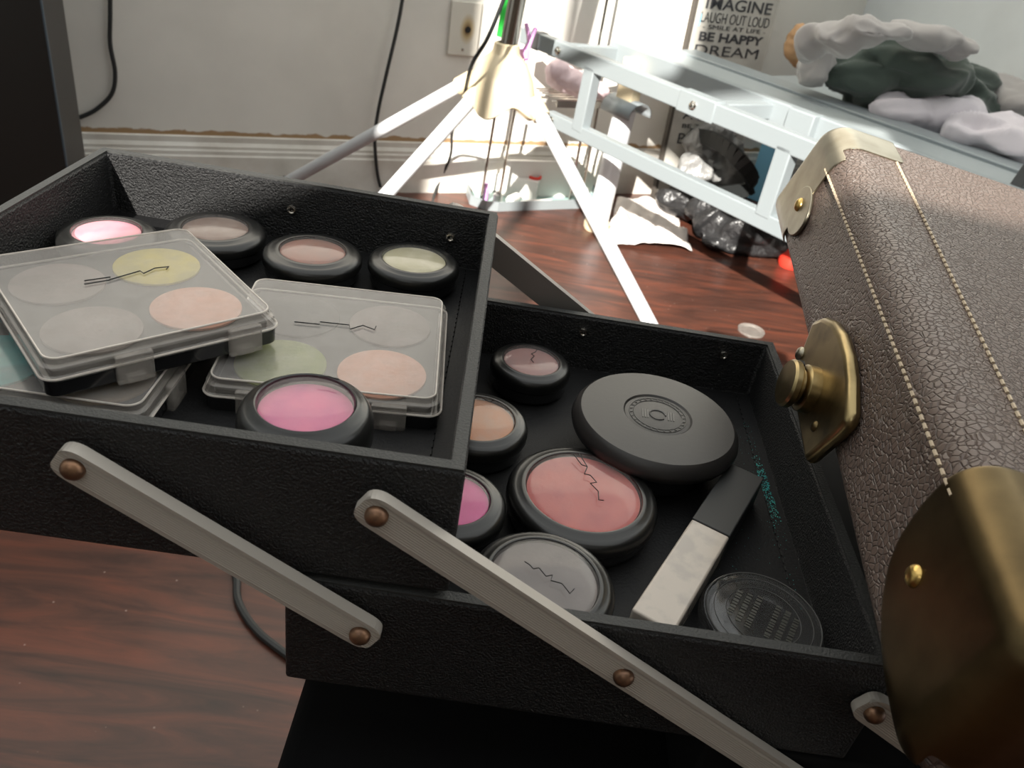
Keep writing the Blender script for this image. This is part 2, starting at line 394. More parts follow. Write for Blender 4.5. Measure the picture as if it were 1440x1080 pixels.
B().lathe([(0, .0), (.006, .0), (.007, .002), (0, .002)], 20, (.007, -.006, 0), Matrix.Rotation(math.pi / 2, 3, 'X')).obj('socket', 'ink', op)
B().lathe([(0, .0), (.0035, .0), (.003, .0015), (0, .002)], 16, (.0, -.0045, -.045), Matrix.Rotation(math.pi / 2, 3, 'X')).obj('screw', 'eyelet', op)

# ================================================================= MAKEUP CASE
case = thing('makeup_case', 'open black and brown leather makeup case with two cantilevered trays on a black stool', 'makeup case', W((.3, 1.9, -2.04)))
TH = .034
def tray(name, BL, BR, FR, FL, zt, zb, zf, rivx, label):
    q = [Vector(v) for v in (FL, FR, BR, BL)]           # ccw from front-left
    c = sum(q, Vector((0, 0))) / 4
    qi = []
    for i, v in enumerate(q):
        a = q[i - 1]; b = q[(i + 1) % 4]
        d1 = (b - v).normalized(); d2 = (a - v).normalized(); qi.append(v + d1 * TH + d2 * TH)
    b = B()
    ob = [W((v.x, v.y, zb)) for v in q]; ot = [W((v.x, v.y, zt)) for v in q]
    it = [W((v.x, v.y, zt)) for v in qi]; ib = [W((v.x, v.y, zf)) for v in qi]
    f = [(3, 2, 1, 0)] + [(i, (i + 1) % 4, 4 + (i + 1) % 4, 4 + i) for i in range(4)] + [(4 + i, 4 + (i + 1) % 4, 8 + (i + 1) % 4, 8 + i) for i in range(4)] + \
        [(8 + i, 8 + (i + 1) % 4, 12 + (i + 1) % 4, 12 + i) for i in range(4)]
    b.add(ob + ot + it + ib, f + [(12, 13, 14, 15)])
    t = b.obj(name, 'tray', case, world=True, bevel=.0013, seg=3, smooth=True)
    t['label'] = label
    rb_ = B(); cen2 = sum(q, Vector((0, 0))) / 4
    ro = [v + (cen2 - v).normalized() * .006 for v in q]; ri = [v - (cen2 - v).normalized() * .006 for v in qi]
    for i in range(4):
        j = (i + 1) % 4; rb_.hexa([W((v.x, v.y, zt - .004)) for v in (ro[i], ro[j], ri[j], ri[i])] + [W((v.x, v.y, zt + .004)) for v in (ro[i], ro[j], ri[j], ri[i])])
    rb_.obj('worn_lit_rim', 'tray_rim', t, world=True, smooth=False)['label'] = 'worn top edge, painted paler for light on it'
    l = B(); e = .001 / S
    l.hexa([W((v.x, v.y, zf - .01)) for v in qi] + [W((v.x, v.y, zf + .006)) for v in qi]).obj('tray_lining', 'liner', t, world=True, smooth=False)
    # stitched seam beside the right wall
    sm = B(); n = 46
    for k in range(n):
        a = qi[1].lerp(qi[2], (k + .15) / n); bq = qi[1].lerp(qi[2], (k + .75) / n)
        sm.tube([W((a.x - .05, a.y, zf + .009)), W((bq.x - .05, bq.y, zf + .009))], .0003, 5)
    sm.obj('stitching', 'liner', t, world=True)
    for x, z in rivx:                                    # eyelets inside the back wall
        yb = qi[3].y + (qi[2].y - qi[3].y) * (x - qi[3].x) / (qi[2].x - qi[3].x)
        c3 = W((x, yb - .001, z)); R = Matrix.Rotation(math.pi / 2, 3, 'X')
        ey = B().lathe([(.0009, .0010), (.0014, .0014), (.0020, .0013), (.0023, .0004), (.0023, 0)], 24, c3, R)
        ey.lathe([(0, .0006), (.0006, .0007), (.0008, .0002), (.0012, .0002)], 16, c3, R)
        ey.obj('eyelet', 'eyelet', t, world=True)
    return t
up = tray('upper_tray', (-1.372, 2.60), (-.044, 2.58), (-.012, 1.213), (-1.41, 1.20), -1, -1.336, -1.21, [(-.73, -1.092), (-.192, -1.097)], 'upper black leatherette tray holding palettes')
lo = tray('middle_tray', (-.364, 2.65), (1.025, 2.645), (.99, 1.195), (-.364, 1.205), -1.352, -1.69, -1.575, [(.323, -1.411), (.849, -1.414)], 'middle black leatherette tray holding large compacts')
# base box below
q = [(.66, 1.2), (2.25, 1.2), (2.25, 2.64), (.66, 2.64)]
bb = B(); zt, zb = -1.71, -2.035
bb.hexa([W((x, y, zb)) for x, y in q] + [W((x, y, zt)) for x, y in q])
bb.obj('base_box', 'base_dark', case, world=True, bevel=.002)

# cantilever arms
def arm(name, a, b, y0, y1, wid, m, rivs, mid=False, label=None):
    ax, az = a; bx, bz = b; d = Vector((bx - ax, bz - az)); L = d.length; d.normalize(); n = Vector((-d.y, d.x))
    def P(l, w, y): return W((ax + d.x * l + n.x * w, y, az + d.y * l + n.y * w))
    # cross-section with fine ribs and a raised upper lip, swept along the arm; ends rounded
    h = wid / 2; st = []
    sec = []
    N = 28
    for k in range(N + 1):
        w = -h + wid * k / N
        rib = .0013 * (.5 + .5 * math.cos(k * math.pi)) if .12 < k / N < .72 else 0
        if k / N > .78: rib = .005 if k / N > .86 else -.003
        sec.append((w, y0 - rib))
    bdy = B(); ls = []
    e = h * .95
    cols = [(-e + e * 0, 0)]
    ls = [-e * math.cos(t * math.pi / 2 / 6) for t in range(0, 6)] + [0 + L * t / 20 for t in range(21)] + [L + e * math.sin(t * math.pi / 2 / 6) for t in range(1, 7)]
    vs = []
    for l in ls:
        ex = 0
        if l < 0: ex = -l
        if l > L: ex = l - L
        lim = h * math.sqrt(max(0.02, 1 - (ex / (e * 1.02)) ** 2)) ** .55 if ex else h
        for w, y in sec: vs.append(P(l, max(-lim, min(lim, w)), y))
        for w, y in reversed(sec): vs.append(P(l, max(-lim, min(lim, w)), y1))
    K = 2 * (N + 1); fs = []
    for i in range(len(ls) - 1):
        for k in range(K): fs.append((i * K + k, i * K + (k + 1) % K, (i + 1) * K + (k + 1) % K, (i + 1) * K + k))
    fs += [tuple(range(K)), tuple((len(ls) - 1) * K + k for k in range(K - 1, -1, -1))]
    bdy.add(vs, fs)
    o = bdy.obj(name, m, case, world=True, smooth=False)
    if label: o['label'] = label
    s = -1 if y0 < y1 else 1
    for px, pz in rivs:
        R = Matrix.Rotation(math.pi / 2 * (1 if s < 0 else -1), 3, 'X')
        r = .0235 * S
        B().lathe([(r, -.0004), (r, .0004), (r * .9, .0013), (r * .6, .0022), (r * .3, .0026), (0.00001, .0027)], 28, W((px, y0 + s * .004, pz)), R).obj('rivet', 'rivet', o, world=True)
    return o
arm('support_arm', (-.753, -1.092), (-.187, -1.450), 1.168, 1.192, .083, 'alu', [(-.753, -1.092), (-.187, -1.450)], label='short aluminium arm at the left joining the two trays')
arm('support_arm', (-.170, -1.097), (.965, -1.822), 1.168, 1.190, .083, 'alu', [(-.170, -1.097), (.397, -1.463), (.965, -1.822)], label='long aluminium arm running down to the base')
arm('support_arm', (.966, -1.468), (1.53, -1.83), 1.168, 1.190, .083, 'alu', [(.966, -1.468), (1.53, -1.83)], label='aluminium arm at the right behind the brass corner')
arm('support_arm', (-.73, -1.092), (-.17, -1.43), 2.685, 2.66, .083, 'alu_dark', [(-.73, -1.092)])
arm('support_arm', (-.192, -1.085), (.849, -1.74), 2.70, 2.665, .10, 'alu_dark', [(-.192, -1.085), (.323, -1.411)], label='ribbed grey arm behind the trays')

# ---- leather lid box
LR = Matrix(((-.0998, -.1264, .9869), (-.9902, .1102, -.086), (-.0979, -.9858, -.1362)))   # columns: toward camera, down, right
LC0 = Vector((.99022, 2.65504, -.62360)) * 1.1
ea, eb, ec = LR.col[0].copy(), LR.col[1].copy(), LR.col[2].copy()
def lidpt(p, q_, r_): return W(LC0 + ea * p + eb * q_ + ec * r_)
# left face corners in (p,q): back-top, front-top, front-bottom, back-bottom
LQ = {(0, 0): (-.20, -.025), (1, 0): (2.10, -.03), (1, 1): (2.12, .385), (0, 1): (-.40, .43)}
CW = 1.25; RAD = .075
def warp(s, t, r_):            # s,t in 0..1 across the left face, r_ depth to the right
    a = Vector(LQ[0, 0]).lerp(Vector(LQ[1, 0]), s); b = Vector(LQ[0, 1]).lerp(Vector(LQ[1, 1]), s)
    pq = a.lerp(b, t); return pq.x, pq.y, r_
AL, AH = 2.18, .43             # nominal size of the left face
def rbox(off=0., na=70, nb=22, nc=40, keep=None, rad=RAD, lim=None):
    """rounded box surface: returns builder of the three visible faces + the front"""
    b = B()
    def rp(x, y, z):           # x along toward camera, y down, z to the right
        c = Vector((min(max(x, rad), AL - rad), min(max(y, rad), AH - rad), min(max(z, rad), CW - rad)))
        d = Vector((x, y, z)) - c
        if d.length > 1e-9: d.normalize()
        p = c + d * (rad + off)
        s, t, r_ = p.x / AL, p.y / AH, p.z
        return lidpt(*warp(s, t, r_)), p
    def steps(L, n):           # denser near the ends
        return [0, .25 * rad, .5 * rad, .75 * rad] + [rad + (L - 2 * rad) * k / n for k in range(n + 1)] + [L - .75 * rad, L - .5 * rad, L - .25 * rad, L]
    X, Y, Z = steps(AL, na), steps(AH, nb), steps(CW, nc)
    if lim:
        X = [lim[0] + (lim[1] - lim[0]) * k / 90 for k in range(91)]; Y = [AH * k / 60 for k in range(61)]; Z = [lim[2] * k / 60 for k in range(61)]
    def grid(A, C, f, nm):
        idx = {}; vs = []; fs = []
        for i, a in enumerate(A):
            for j, c in enumerate(C):
                w, p = rp(*f(a, c)); idx[i, j] = len(vs); vs.append(w)
        for i in range(len(A) - 1):
            for j in range(len(C) - 1):
                m = f((A[i] + A[i + 1]) / 2, (C[j] + C[j + 1]) / 2)
                if keep is None or keep(nm, *m): fs.append((idx[i, j], idx[i + 1, j], idx[i + 1, j + 1], idx[i, j + 1]))
        b.add(vs, fs)
    grid(X, Y, lambda a, c: (a, c, 0), 'A'); grid(X, Z, lambda a, c: (a, 0, c), 'B')
    grid(Y, Z, lambda a, c: (0, a, c), 'back'); grid(Y, Z, lambda a, c: (AL, a, c), 'front')
    if keep is None:
        grid(X, Z, lambda a, c: (a, AH, c), 'bot'); grid(X, Y, lambda a, c: (a, c, CW), 'far')
    return b
def finish_shell(b, name, m, parent, thick=0, label=None):
    o = b.obj(name, m, parent, world=True, angle=60)
    bm = bmesh.new(); bm.from_mesh(o.data); bmesh.ops.remove_doubles(bm, verts=bm.verts, dist=.00005)
    bmesh.ops.delete(bm, geom=[v for v in bm.verts if not v.link_faces], context='VERTS')
    if thick:
        for _ in range(10):
            new = {}
            for v in bm.verts:
                nb_ = [e.other_vert(v).co for e in v.link_edges if e.is_boundary]
                if len(nb_) == 2: new[v] = v.co * .5 + (nb_[0] + nb_[1]) * .25
            for v, c_ in new.items(): v.co = c_
    bmesh.ops.recalc_face_normals(bm, faces=bm.faces); bm.to_mesh(o.data); bm.free()
    for p in o.data.polygons: p.use_smooth = True
    if thick:
        s = o.modifiers.new('thick', 'SOLIDIFY'); s.thickness = thick; s.offset = 1
        bv = o.modifiers.new('bevel', 'BEVEL'); bv.width = thick * .4; bv.segments = 2; bv.limit_method = 'ANGLE'; bv.angle_limit = math.radians(50)
    if label: o['label'] = label
    return o
lid = finish_shell(rbox(), 'leather_lid', 'leather', case, label='brown grained leather box with brass corners')
# raised leather band over the top-left edge, between the stitch lines
def band(nm, x, y, z):
    if nm == 'A': return y < .10
    if nm == 'B': return z < .21 - .04 * x / AL and 0 < x < AL
    return False
finish_shell(rbox(.004, keep=band), 'edge_band', 'leather', lid, thick=.0004)
# stitch dashes
def stitch(fn, n, r=.0009, fill=.62):
    b = B()
    for k in range(n):
        a = fn(k / n); c = fn((k + fill) / n); mid_ = fn((k + fill / 2) / n)
        b.tube([a, mid_ + (LR @ Vector((0, 0, 0))), c], r, 6)
    return b
def sp(s, t, r_, off=.010):    # point just above the box surface
    x, y, z = warp(s, t, r_); return (x, y, z)
def stA(u): x, y, z = warp(.13 + .71 * u, .21 - .06 * u, -.009); return lidpt(x, y, z)
def stB(u):
    x, y, z = warp(.12 + .69 * u, -.022, .195 - .04 * u); return lidpt(x, y, z)
stitch(stA, 58, .0006).obj('stitching', 'thread', lid, world=True)
stitch(stB, 56, .0006).obj('stitching', 'thread', lid, world=True)
def stC(u):
    x, y, z = warp(1.006, .90, .03 + 1.1 * u); return lidpt(x + .008, y, z)
stitch(stC, 30, .0005).obj('stitching', 'thread', lid, world=True)
# brass corners
def corner_back(nm, x, y, z):
    if nm == 'A':
        if x < .33: return True
        return False
    if nm == 'B': return x < .25 and z < .225
    if nm == 'back': return z < .225
    return False
finish_shell(rbox(.006, keep=corner_back, lim=(0, .38, .30)), 'corner_bracket', 'brass_pale', lid, thick=.0007, label='pale worn metal corner at the back')
# tab of the back corner with its rivet
def disc_on_A(p, q_, rp_, rq, z0, z1, n=36, shape=None):
    pts = shape or [(p + rp_ * math.cos(2 * math.pi * k / n), q_ + rq * math.sin(2 * math.pi * k / n)) for k in range(n)]
    return B().prism([(a, c) for a, c in pts], 0, 1, lambda a, c, t: lidpt(a, c, z0 + (z1 - z0) * t))
tb = disc_on_A(.05, .245, .115, .088, -.004, -.016).obj('bracket_tab', 'brass_pale', lid, world=True, bevel=.0005)
def dome(p, q_, r_, z, parent, m='gold', h=.6):
    zc = ea.cross(eb).normalized(); 
    if zc.dot(ec) > 0: zc = -zc
    R = Matrix((ea, -ea.cross(zc), zc)).transposed()
    rr = r_ * S
    return B().lathe([(rr, 0), (rr * .95, rr * h * .3), (rr * .7, rr * h * .75), (rr * .35, rr * h * .95), (.00001, rr * h)], 24, lidpt(p, q_, z), R).obj('rivet', m, parent, world=True)
dome(.02, .235, .026, -.016, tb)
def corner_front(nm, x, y, z):
    if nm == 'A':
        xx = AL - x
        return (xx / .40) ** 2 + (y / .40) ** 4 < 1
    if nm == 'B': return (AL - x) < .40 and z < .36
    if nm == 'front': return z < .36 and y < .33
    return False
cf = finish_shell(rbox(.006, keep=corner_front, lim=(AL - .52, AL, .42)), 'corner_bracket', 'brass_dark', lid, thick=.0008, label='dark tarnished brass corner at the front')
dome(1.80, .185, .024, -.012, cf)
# lock plate and knob
lp = [(a_ + .02, b_) for a_, b_ in [(.745, .275), (.80, .222), (.87, .190), (.96, .170), (1.06, .168), (1.15, .182), (1.25, .215), (1.275, .235), (1.265, .29), (1.235, .38), (1.215, .44), (.86, .440), (.82, .40), (.775, .32)]]
plate = disc_on_A(0, 0, 0, 0, -.002, -.042, shape=lp).obj('lock_plate', 'brass', lid, world=True, bevel=.0028, seg=4)
plate['label'] = 'aged brass lock plate with round knob'
zc = -ec
Rk = Matrix((ea, zc.cross(ea).normalized(), zc)).transposed()
kc = lidpt(1.03, .345, -.04)
k = S
B().lathe([(.074 * k, 0), (.072 * k, .030 * k), (.062 * k, .038 * k), (.054 * k, .040 * k), (.054 * k, .050 * k), (.070 * k, .053 * k), (.074 * k, .058 * k), (.074 * k, .072 * k), (.068 * k, .079 * k), (.00001, .081 * k)], 40, kc, Rk, 1, .9).obj('lock_knob', 'brass', plate, world=True)
B().box(kc + zc * .045 * k - ea * .055 * k + eb * (-.02 * k), (.018 * k, .05 * k, .018 * k), Rk).obj('key_hole', 'ink', plate, world=True)
dome(.83, .36, .022, -.042, plate, 'brass_pale')
dome(1.17, .36, .016, -.042, plate, 'brass_dark')

# ================================================================= COSMETICS
KU = S
def strokes(lines, rad, fn, name, m, parent):
    b = B()
    for l in lines: b.tube([fn(*p) for p in l], rad, 5)
    return b.obj(name, m, parent, world=True)
def pot(name, label, cx, cy, zt, zf, r, win, pm, group=None, window='clear', logo=None, logo_fn=None, tilt=(0, 0), h=None, body='plastic'):
    h = zt - zf
    t = thing(name, label, 'makeup pot', W((cx, cy, zf + .008)), (tilt[0], tilt[1], 0), group)
    H = (h - .008) * KU; R_ = r * KU; w = win * KU
    # lower case
    B().lathe([(.00001, 0), (R_ * .86, 0), (R_ * .93, H * .05), (R_ * .95, H * .12), (R_ * .95, H * .42), (R_ * .90, H * .45), (R_ * .5, H * .46), (.00001, H * .46)], 72).obj('pot_body', 'plastic2', t)
    # lid ring
    pr = [(R_ * .93, H * .46), (R_ * .985, H * .47), (R_, H * .52), (R_, H * .68)]
    dR = R_ - w
    for k in range(1, 9):
        a = k / 8 * math.pi / 2; pr.append((R_ - dR * .55 * (1 - math.cos(a)) , H * .68 + H * .24 * math.sin(a)))
    pr += [(w + dR * .25, H * .965), (w + dR * .08, H * .985), (w, H * .975), (w * .985, H * .90), (w * .985, H * .55)]
    B().lathe(pr, 72).obj('lid_ring', body, t)
    hp = H * .87
    B().lathe([(.00001, hp), (w * .5, hp), (w * .97, hp - H * .01), (w * .98, H * .6)], 60).obj('powder_pan', pm, t)
    if window:
        dz = w * .10
        B().lathe([(w * .99, H * .955)] + [(w * .99 * math.cos(a), H * .955 + dz * math.sin(a)) for a in [k / 8 * math.pi / 2 for k in range(1, 8)]] + [(.00001, H * .955 + dz)], 60).obj('clear_window', window, t)
    if logo:
        zl = zt + .006 + win * .10
        lg = [[UZ(*p, zl) for p in l] for l in logo]
        cwd = Vector((cx, cy))
        b = B()
        for l in lg: b.tube([W(p) for p in l], .00022, 5)
        b.obj('printed_mark', 'ink', t, world=True)
    return t
E5 = lambda pts: [(640 + x / 3.376, 420 + y / 3.376) for x, y in pts]
E1 = lambda pts: [(x / 3.376, 180 + y / 3.376) for x, y in pts]
E3 = lambda pts: [(340 + x / 3.376, 220 + y / 3.376) for x, y in pts]
E6 = lambda pts: [(640 + x / 3.376, 680 + y / 3.376) for x, y in pts]
E4 = lambda pts: [(320 + x / 3.376, 500 + y / 3.376) for x, y in pts]
GU = 'small pots along the back of the upper tray'
GL = 'pots and compacts in the middle tray'
ZF, ZM = -1.204, -1.569
pot('eyeshadow_pot', 'sunlit black pot of bright pink powder in the back left corner of the upper tray', -1.195, 2.227, -1.11, ZF, .143, .098, P_bright, GU)
p = UZ(303, 318, -1.11); pot('eyeshadow_pot', 'black pot of taupe brown shadow beside the bright pink pot, behind the top palette', p.x, p.y, -1.11, ZF, .155, .102, P_brown, GU, 'clear_dirty')
p = UZ(440, 350, -1.11); pot('eyeshadow_pot', 'black pot of rust brown shadow, third from the left along the back wall', p.x, p.y, -1.11, ZF, .153, .103, P_rust, GU)
p = UZ(583, 362, -1.11); pot('eyeshadow_pot', 'black pot of pale olive cream, rightmost along the back wall of the upper tray', p.x, p.y, -1.11, ZF, .146, .103, P_olive, GU, 'clear')
pot('blush_pot', 'black pot of hot pink powder at the front of the upper tray', -.366, 1.383, -1.008, ZF, .143, .102, P_pink, logo=[E4([(430, 100), (480, 100), (500, 108), (530, 112)])], window='clear')
# middle tray
p = UZ(748, 505, -1.455); pot('eyeshadow_pot', 'small black pot of mauve shadow in the back left corner of the middle tray', p.x, p.y, -1.455, ZM, .142, .100, P_mauve, GL, 'clear_dirty', logo=[E5([(390, 238), (383, 252), (362, 262), (376, 272), (360, 288), (372, 302)])])
p = UZ(672, 586, -1.455); pot('blush_pot', 'black pot of tan powder, half hidden behind the upper tray', p.x, p.y, -1.455, ZM, .162, .118, P_tanpk, GL, logo=[E5([(128, 468), (160, 490), (178, 488), (172, 472)])])
p = UZ(634, 698, -1.455); pot('blush_pot', 'black pot of fuchsia powder, mostly hidden behind the upper tray corner', p.x, p.y, -1.455, ZM, .155, .108, P_fuch, GL)
p = UZ(822, 688, -1.455); pot('blush_compact', 'large black compact of coral rose blush in the middle of the lower tray', p.x, p.y, -1.455, ZM, .218, .168, P_rose, GL,
    logo=[E5([(560, 735), (590, 775), (600, 788), (628, 798), (588, 733)]), E5([(628, 798), (614, 832), (642, 838), (672, 872), (642, 876), (680, 915), (682, 955), (706, 958)])])
p = UZ(766, 812, -1.455); pot('powder_compact', 'black compact of silver taupe powder behind the long aluminium arm', p.x, p.y, -1.455, ZM, .182, .138, P_grey, GL, 'clear_dirty',
    logo=[E6([(330, 370), (352, 384), (372, 405), (398, 400), (432, 440), (462, 434), (455, 460), (508, 475), (545, 522), (565, 500)])])
# big plain compact with an embossed centre
pc = UZ(925, 583, -1.395)
big = thing('pressed_powder_compact', 'largest plain black compact with a round embossed emblem, at the back of the middle tray', 'compact', W((pc.x, pc.y, ZM + .002)), group=GL)
R_ = .268 * KU; Hh = .168 * KU
B().lathe([(.00001, 0), (R_ * .70, 0), (R_ * .76, Hh * .08), (R_ * .80, Hh * .45), (R_ * .78, Hh * .5), (.00001, Hh * .5)], 90).obj('compact_base', 'plastic2', big)
pr = [(R_ * .78, Hh * .5), (R_ * .88, Hh * .52), (R_ * .975, Hh * .64), (R_, Hh * .76), (R_ * .99, Hh * .84), (R_ * .94, Hh * .96), (R_ * .91, Hh)]
pr += [(R_ * .55, Hh * 1.03), (R_ * .41, Hh * 1.035), (R_ * .39, Hh * 1.005), (R_ * .37, Hh * 1.01), (.00001, Hh * 1.015)]
bl_ = B().lathe(pr, 90).obj('compact_lid', 'compact', big)
em = B(); Rc = R_ * .34
for rr in (Rc, Rc * .86):
    em.tube([(rr * math.cos(a), rr * math.sin(a), Hh * 1.018) for a in [2 * math.pi * k / 48 for k in range(48)]] + [(rr, 0, Hh * 1.018)], .00012, 5)
for k in range(26):            # worn lettering round the emblem
    a = 2 * math.pi * k / 26
    em.beam((Rc * .89 * math.cos(a), Rc * .89 * math.sin(a), Hh * 1.018), (Rc * .97 * math.cos(a + .05), Rc * .97 * math.sin(a + .05), Hh * 1.018), .0003, .0002)
for dx in (-.45, .45):
    for k in range(3): em.beam((dx * Rc + (k - 1) * .0011, -Rc * .25, Hh * 1.018), (dx * Rc + (k - 1) * .0011 + .0003, Rc * .25, Hh * 1.018), .0005, .0002)
em.tube([(Rc * .28 * math.cos(a), Rc * .28 * math.sin(a), Hh * 1.018) for a in [2 * math.pi * k / 24 for k in range(22)]], .00035, 5)
em.obj('embossed_emblem', 'emboss', bl_)
# lip gloss stick
A_ = UZ(888, 853, -1.462); B_ = UZ(950, 889, -1.462); C_ = UZ(1075, 668, -1.462); D_ = UZ(1026, 652, -1.462)
fr = (A_ + B_) / 2; bk = (C_ + D_) / 2; ang = math.atan2(bk.y - fr.y, bk.x - fr.x); Ls = (bk - fr).length * KU; Ws = .112 * KU; Hs = .10 * KU
st = thing('lip_gloss_tube', 'square stick with pearly beige body and matt black cap in the middle tray', 'lip gloss', W((fr.x, fr.y, ZM + .002)), (0, 0, ang))
f_ = .56
B().box((Ls * f_ / 2, 0, Hs / 2), (Ls * f_, Ws, Hs)).obj('tube_body', 'beige_nude', st, bevel=.0009)
B().box((Ls * (f_ + (1 - f_) / 2) + .0002, 0, Hs / 2), (Ls * (1 - f_), Ws * 1.01, Hs * 1.01)).obj('cap', 'stickcap', st, bevel=.0005)
# clear jar with dark base
pj = UZ(1073, 868, -1.51)
jar = thing('upturned_jar', 'upturned dark clear jar with faint print in the front right of the middle tray', 'jar', W((pj.x, pj.y, ZM + .002)), group=None)
R_ = .158 * KU; Hj = .058 * KU
B().lathe([(.00001, 0), (R_ * .8, 0), (R_ * .84, Hj * .2), (R_ * .84, Hj * .72), (R_ * .55, Hj * .78), (R_ * .52, Hj * .70), (.00001, Hj * .70)], 64).obj('jar_base', 'plastic2', jar)
B().lathe([(R_, 0), (R_, Hj * .75), (R_ * .96, Hj), (R_ * .8, Hj * 1.04), (.00001, Hj * 1.04)], 64).obj('clear_cover', 'clear_jar', jar)
pk = B()
for rr in (.93, .80, .60):
    pk.tube([(rr * R_ * math.cos(a), rr * R_ * math.sin(a), Hj * 1.06) for a in [2 * math.pi * k / 48 for k in range(49)]], .00012 if rr < .9 else .00022, 5)
pk.obj('moulded_ring', 'emboss', jar)
pk = B()
for row in range(7):
    yy = (row - 3) * .0034; x = -.009 + abs(row - 3) * .0008
    if row == 3: continue
    while x < .009 - abs(row - 3) * .0008:
        w_ = random.uniform(.0006, .0012); pk.box((x, yy, Hj * 1.06), (w_, .0019, .0001), ); x += w_ + .0006
Rz = Matrix.Rotation(math.radians(62), 3, 'Z'); pk.v = [Rz @ v for v in pk.v]
pk.obj('printed_text', 'ink_gold', jar)

# palettes
def rrect(w, d, r, n=6):
    o_ = []
    for cx, cy, a0 in ((w / 2 - r, d / 2 - r, 0), (-w / 2 + r, d / 2 - r, 90), (-w / 2 + r, -d / 2 + r, 180), (w / 2 - r, -d / 2 + r, 270)):
        for k in range(n + 1):
            a = math.radians(a0 + 90 * k / n); o_.append((cx + r * math.cos(a), cy + r * math.sin(a)))
    return o_
def palette(label, c, ang, w, d, pans, clips, logo, zt, tilt=(0, 0), hz='clear_lid', th=.088):
    """c: centre on underside (case units); w,d side lengths; pans: four powders (front-left, front-right, back-left, back-right)"""
    t = thing('eyeshadow_palette', label, 'makeup palette', W((c[0], c[1], c[2])), (tilt[0], tilt[1], ang), 'square palettes piled in the upper tray')
    w *= KU; d *= KU; th *= KU
    B().prism(rrect(w * .985, d * .985, .0035), 0, th * .46).obj('palette_base', 'plastic2', t, bevel=.0006)
    B().prism(rrect(w * .92, d * .92, .002), th * .46, th * .60).obj('pan_holder', 'compact', t, bevel=.0003)
    for (sx, sy), pm in zip(((-1, -1), (1, -1), (-1, 1), (1, 1)), pans):
        B().lathe([(w * .20, th * .59), (w * .20, th * .66), (w * .195, th * .68), (.00001, th * .68)], 48, (sx * w * .225, sy * d * .225, 0)).obj('shadow_pan', pm, t)
    # clear lid: walls with a stepped shoulder, then flat top
    prof = [(1, .46), (1.006, .50), (1.006, .56), (.992, .60), (.985, .80), (.955, .84), (.95, .97), (.94, 1.0)]
    b = B(); n = 28; vs = []
    for s_, z in prof: vs += [Vector((x * s_, y * s_ if abs(1) else y, th * z)) for x, y in rrect(w, d, .0045)]
    n = len(rrect(w, d, .0045)); fs = []
    for i in range(len(prof) - 1):
        for k2 in range(n): fs.append((i * n + k2, i * n + (k2 + 1) % n, (i + 1) * n + (k2 + 1) % n, (i + 1) * n + k2))
    b.add(vs, fs); e = b.obj('lid_rim', 'clear_edge', t)
    b = B(); vs = [Vector((x * .94, y * .94, th)) for x, y in rrect(w, d, .0045)]
    b.add(vs, [tuple(range(n))]); b.obj('clear_lid', hz, t, smooth=False)
    # moulded edge bead, whitened as a painted highlight, and clips
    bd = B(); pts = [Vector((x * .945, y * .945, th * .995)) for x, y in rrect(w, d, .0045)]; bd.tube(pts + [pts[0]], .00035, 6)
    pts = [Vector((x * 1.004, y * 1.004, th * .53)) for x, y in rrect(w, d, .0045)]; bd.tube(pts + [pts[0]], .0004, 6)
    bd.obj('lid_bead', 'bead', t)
    for side, pos in clips:
        if side == 'front': cpos = (pos * w, -d / 2 - .0008, th * .42); dm = (w * .15, .0022, th * .80)
        else: cpos = (w / 2 + .0008, pos * d, th * .42); dm = (.0022, d * .15, th * .80)
        cp = B().box(cpos, dm).obj('clip', 'clear_edge', t, bevel=.0004)
        dm2 = tuple(v * (.5 if v > .003 else 1.1) for v in dm); dm2 = (dm2[0], dm2[1], th * .22)
        B().box((cpos[0], cpos[1], th * .12), dm2).obj('clip_catch', 'white_plastic' if False else 'clear_edge', cp, bevel=.0003)
    if logo:
        b = B()
        for l in logo: b.tube([W(UZ(*p, zt + .004)) for p in l], .00022, 5)
        b.obj('printed_mark', 'ink', t, world=True)
    return t
palette('closed palette with olive green and peach pans at the right of the upper tray', (-.405, 1.853, -1.207), math.radians(5.5), .565, .555,
        (P_green, P_peach, P_dark, P_greyb), (('front', -.28), ('front', .28)), [E3([(250, 785), (370, 797), (372, 785), (510, 800), (514, 820), (575, 802), (630, 822), (637, 806)])], -1.118)
palette('closed palette with a teal pan, lowest at the left under the slanted palette', (-1.015, 1.675, -1.207), math.radians(1), .565, .56,
        (P_teal, P_bronze, P_teal, P_greyb), (('right', -.2), ('right', .25)), None, -1.118)
# top palette: from its seen corners
zt = -1.015
a1 = UZ(75, 514, zt); a2 = UZ(412, 437, zt); a3 = UZ(251, 317, zt)
ang = math.atan2(a2.y - a1.y, a2.x - a1.x); w_ = (a2 - a1).length; d_ = (a3 - a2).length
cen = (a1 + a3) / 2
palette('closed palette with mustard yellow and peach pans, lying on top of the other two', (cen.x, cen.y, zt - .088), ang, w_ * .99, d_ * .97,
        (P_greyb, P_peach, P_greyb, P_yel), (('front', -.16), ('front', .32)),
        [E1([(400, 725), (525, 707), (520, 722), (400, 742)]), E1([(520, 720), (610, 694), (665, 678), (682, 690), (735, 665), (802, 658), (790, 670)])], zt)
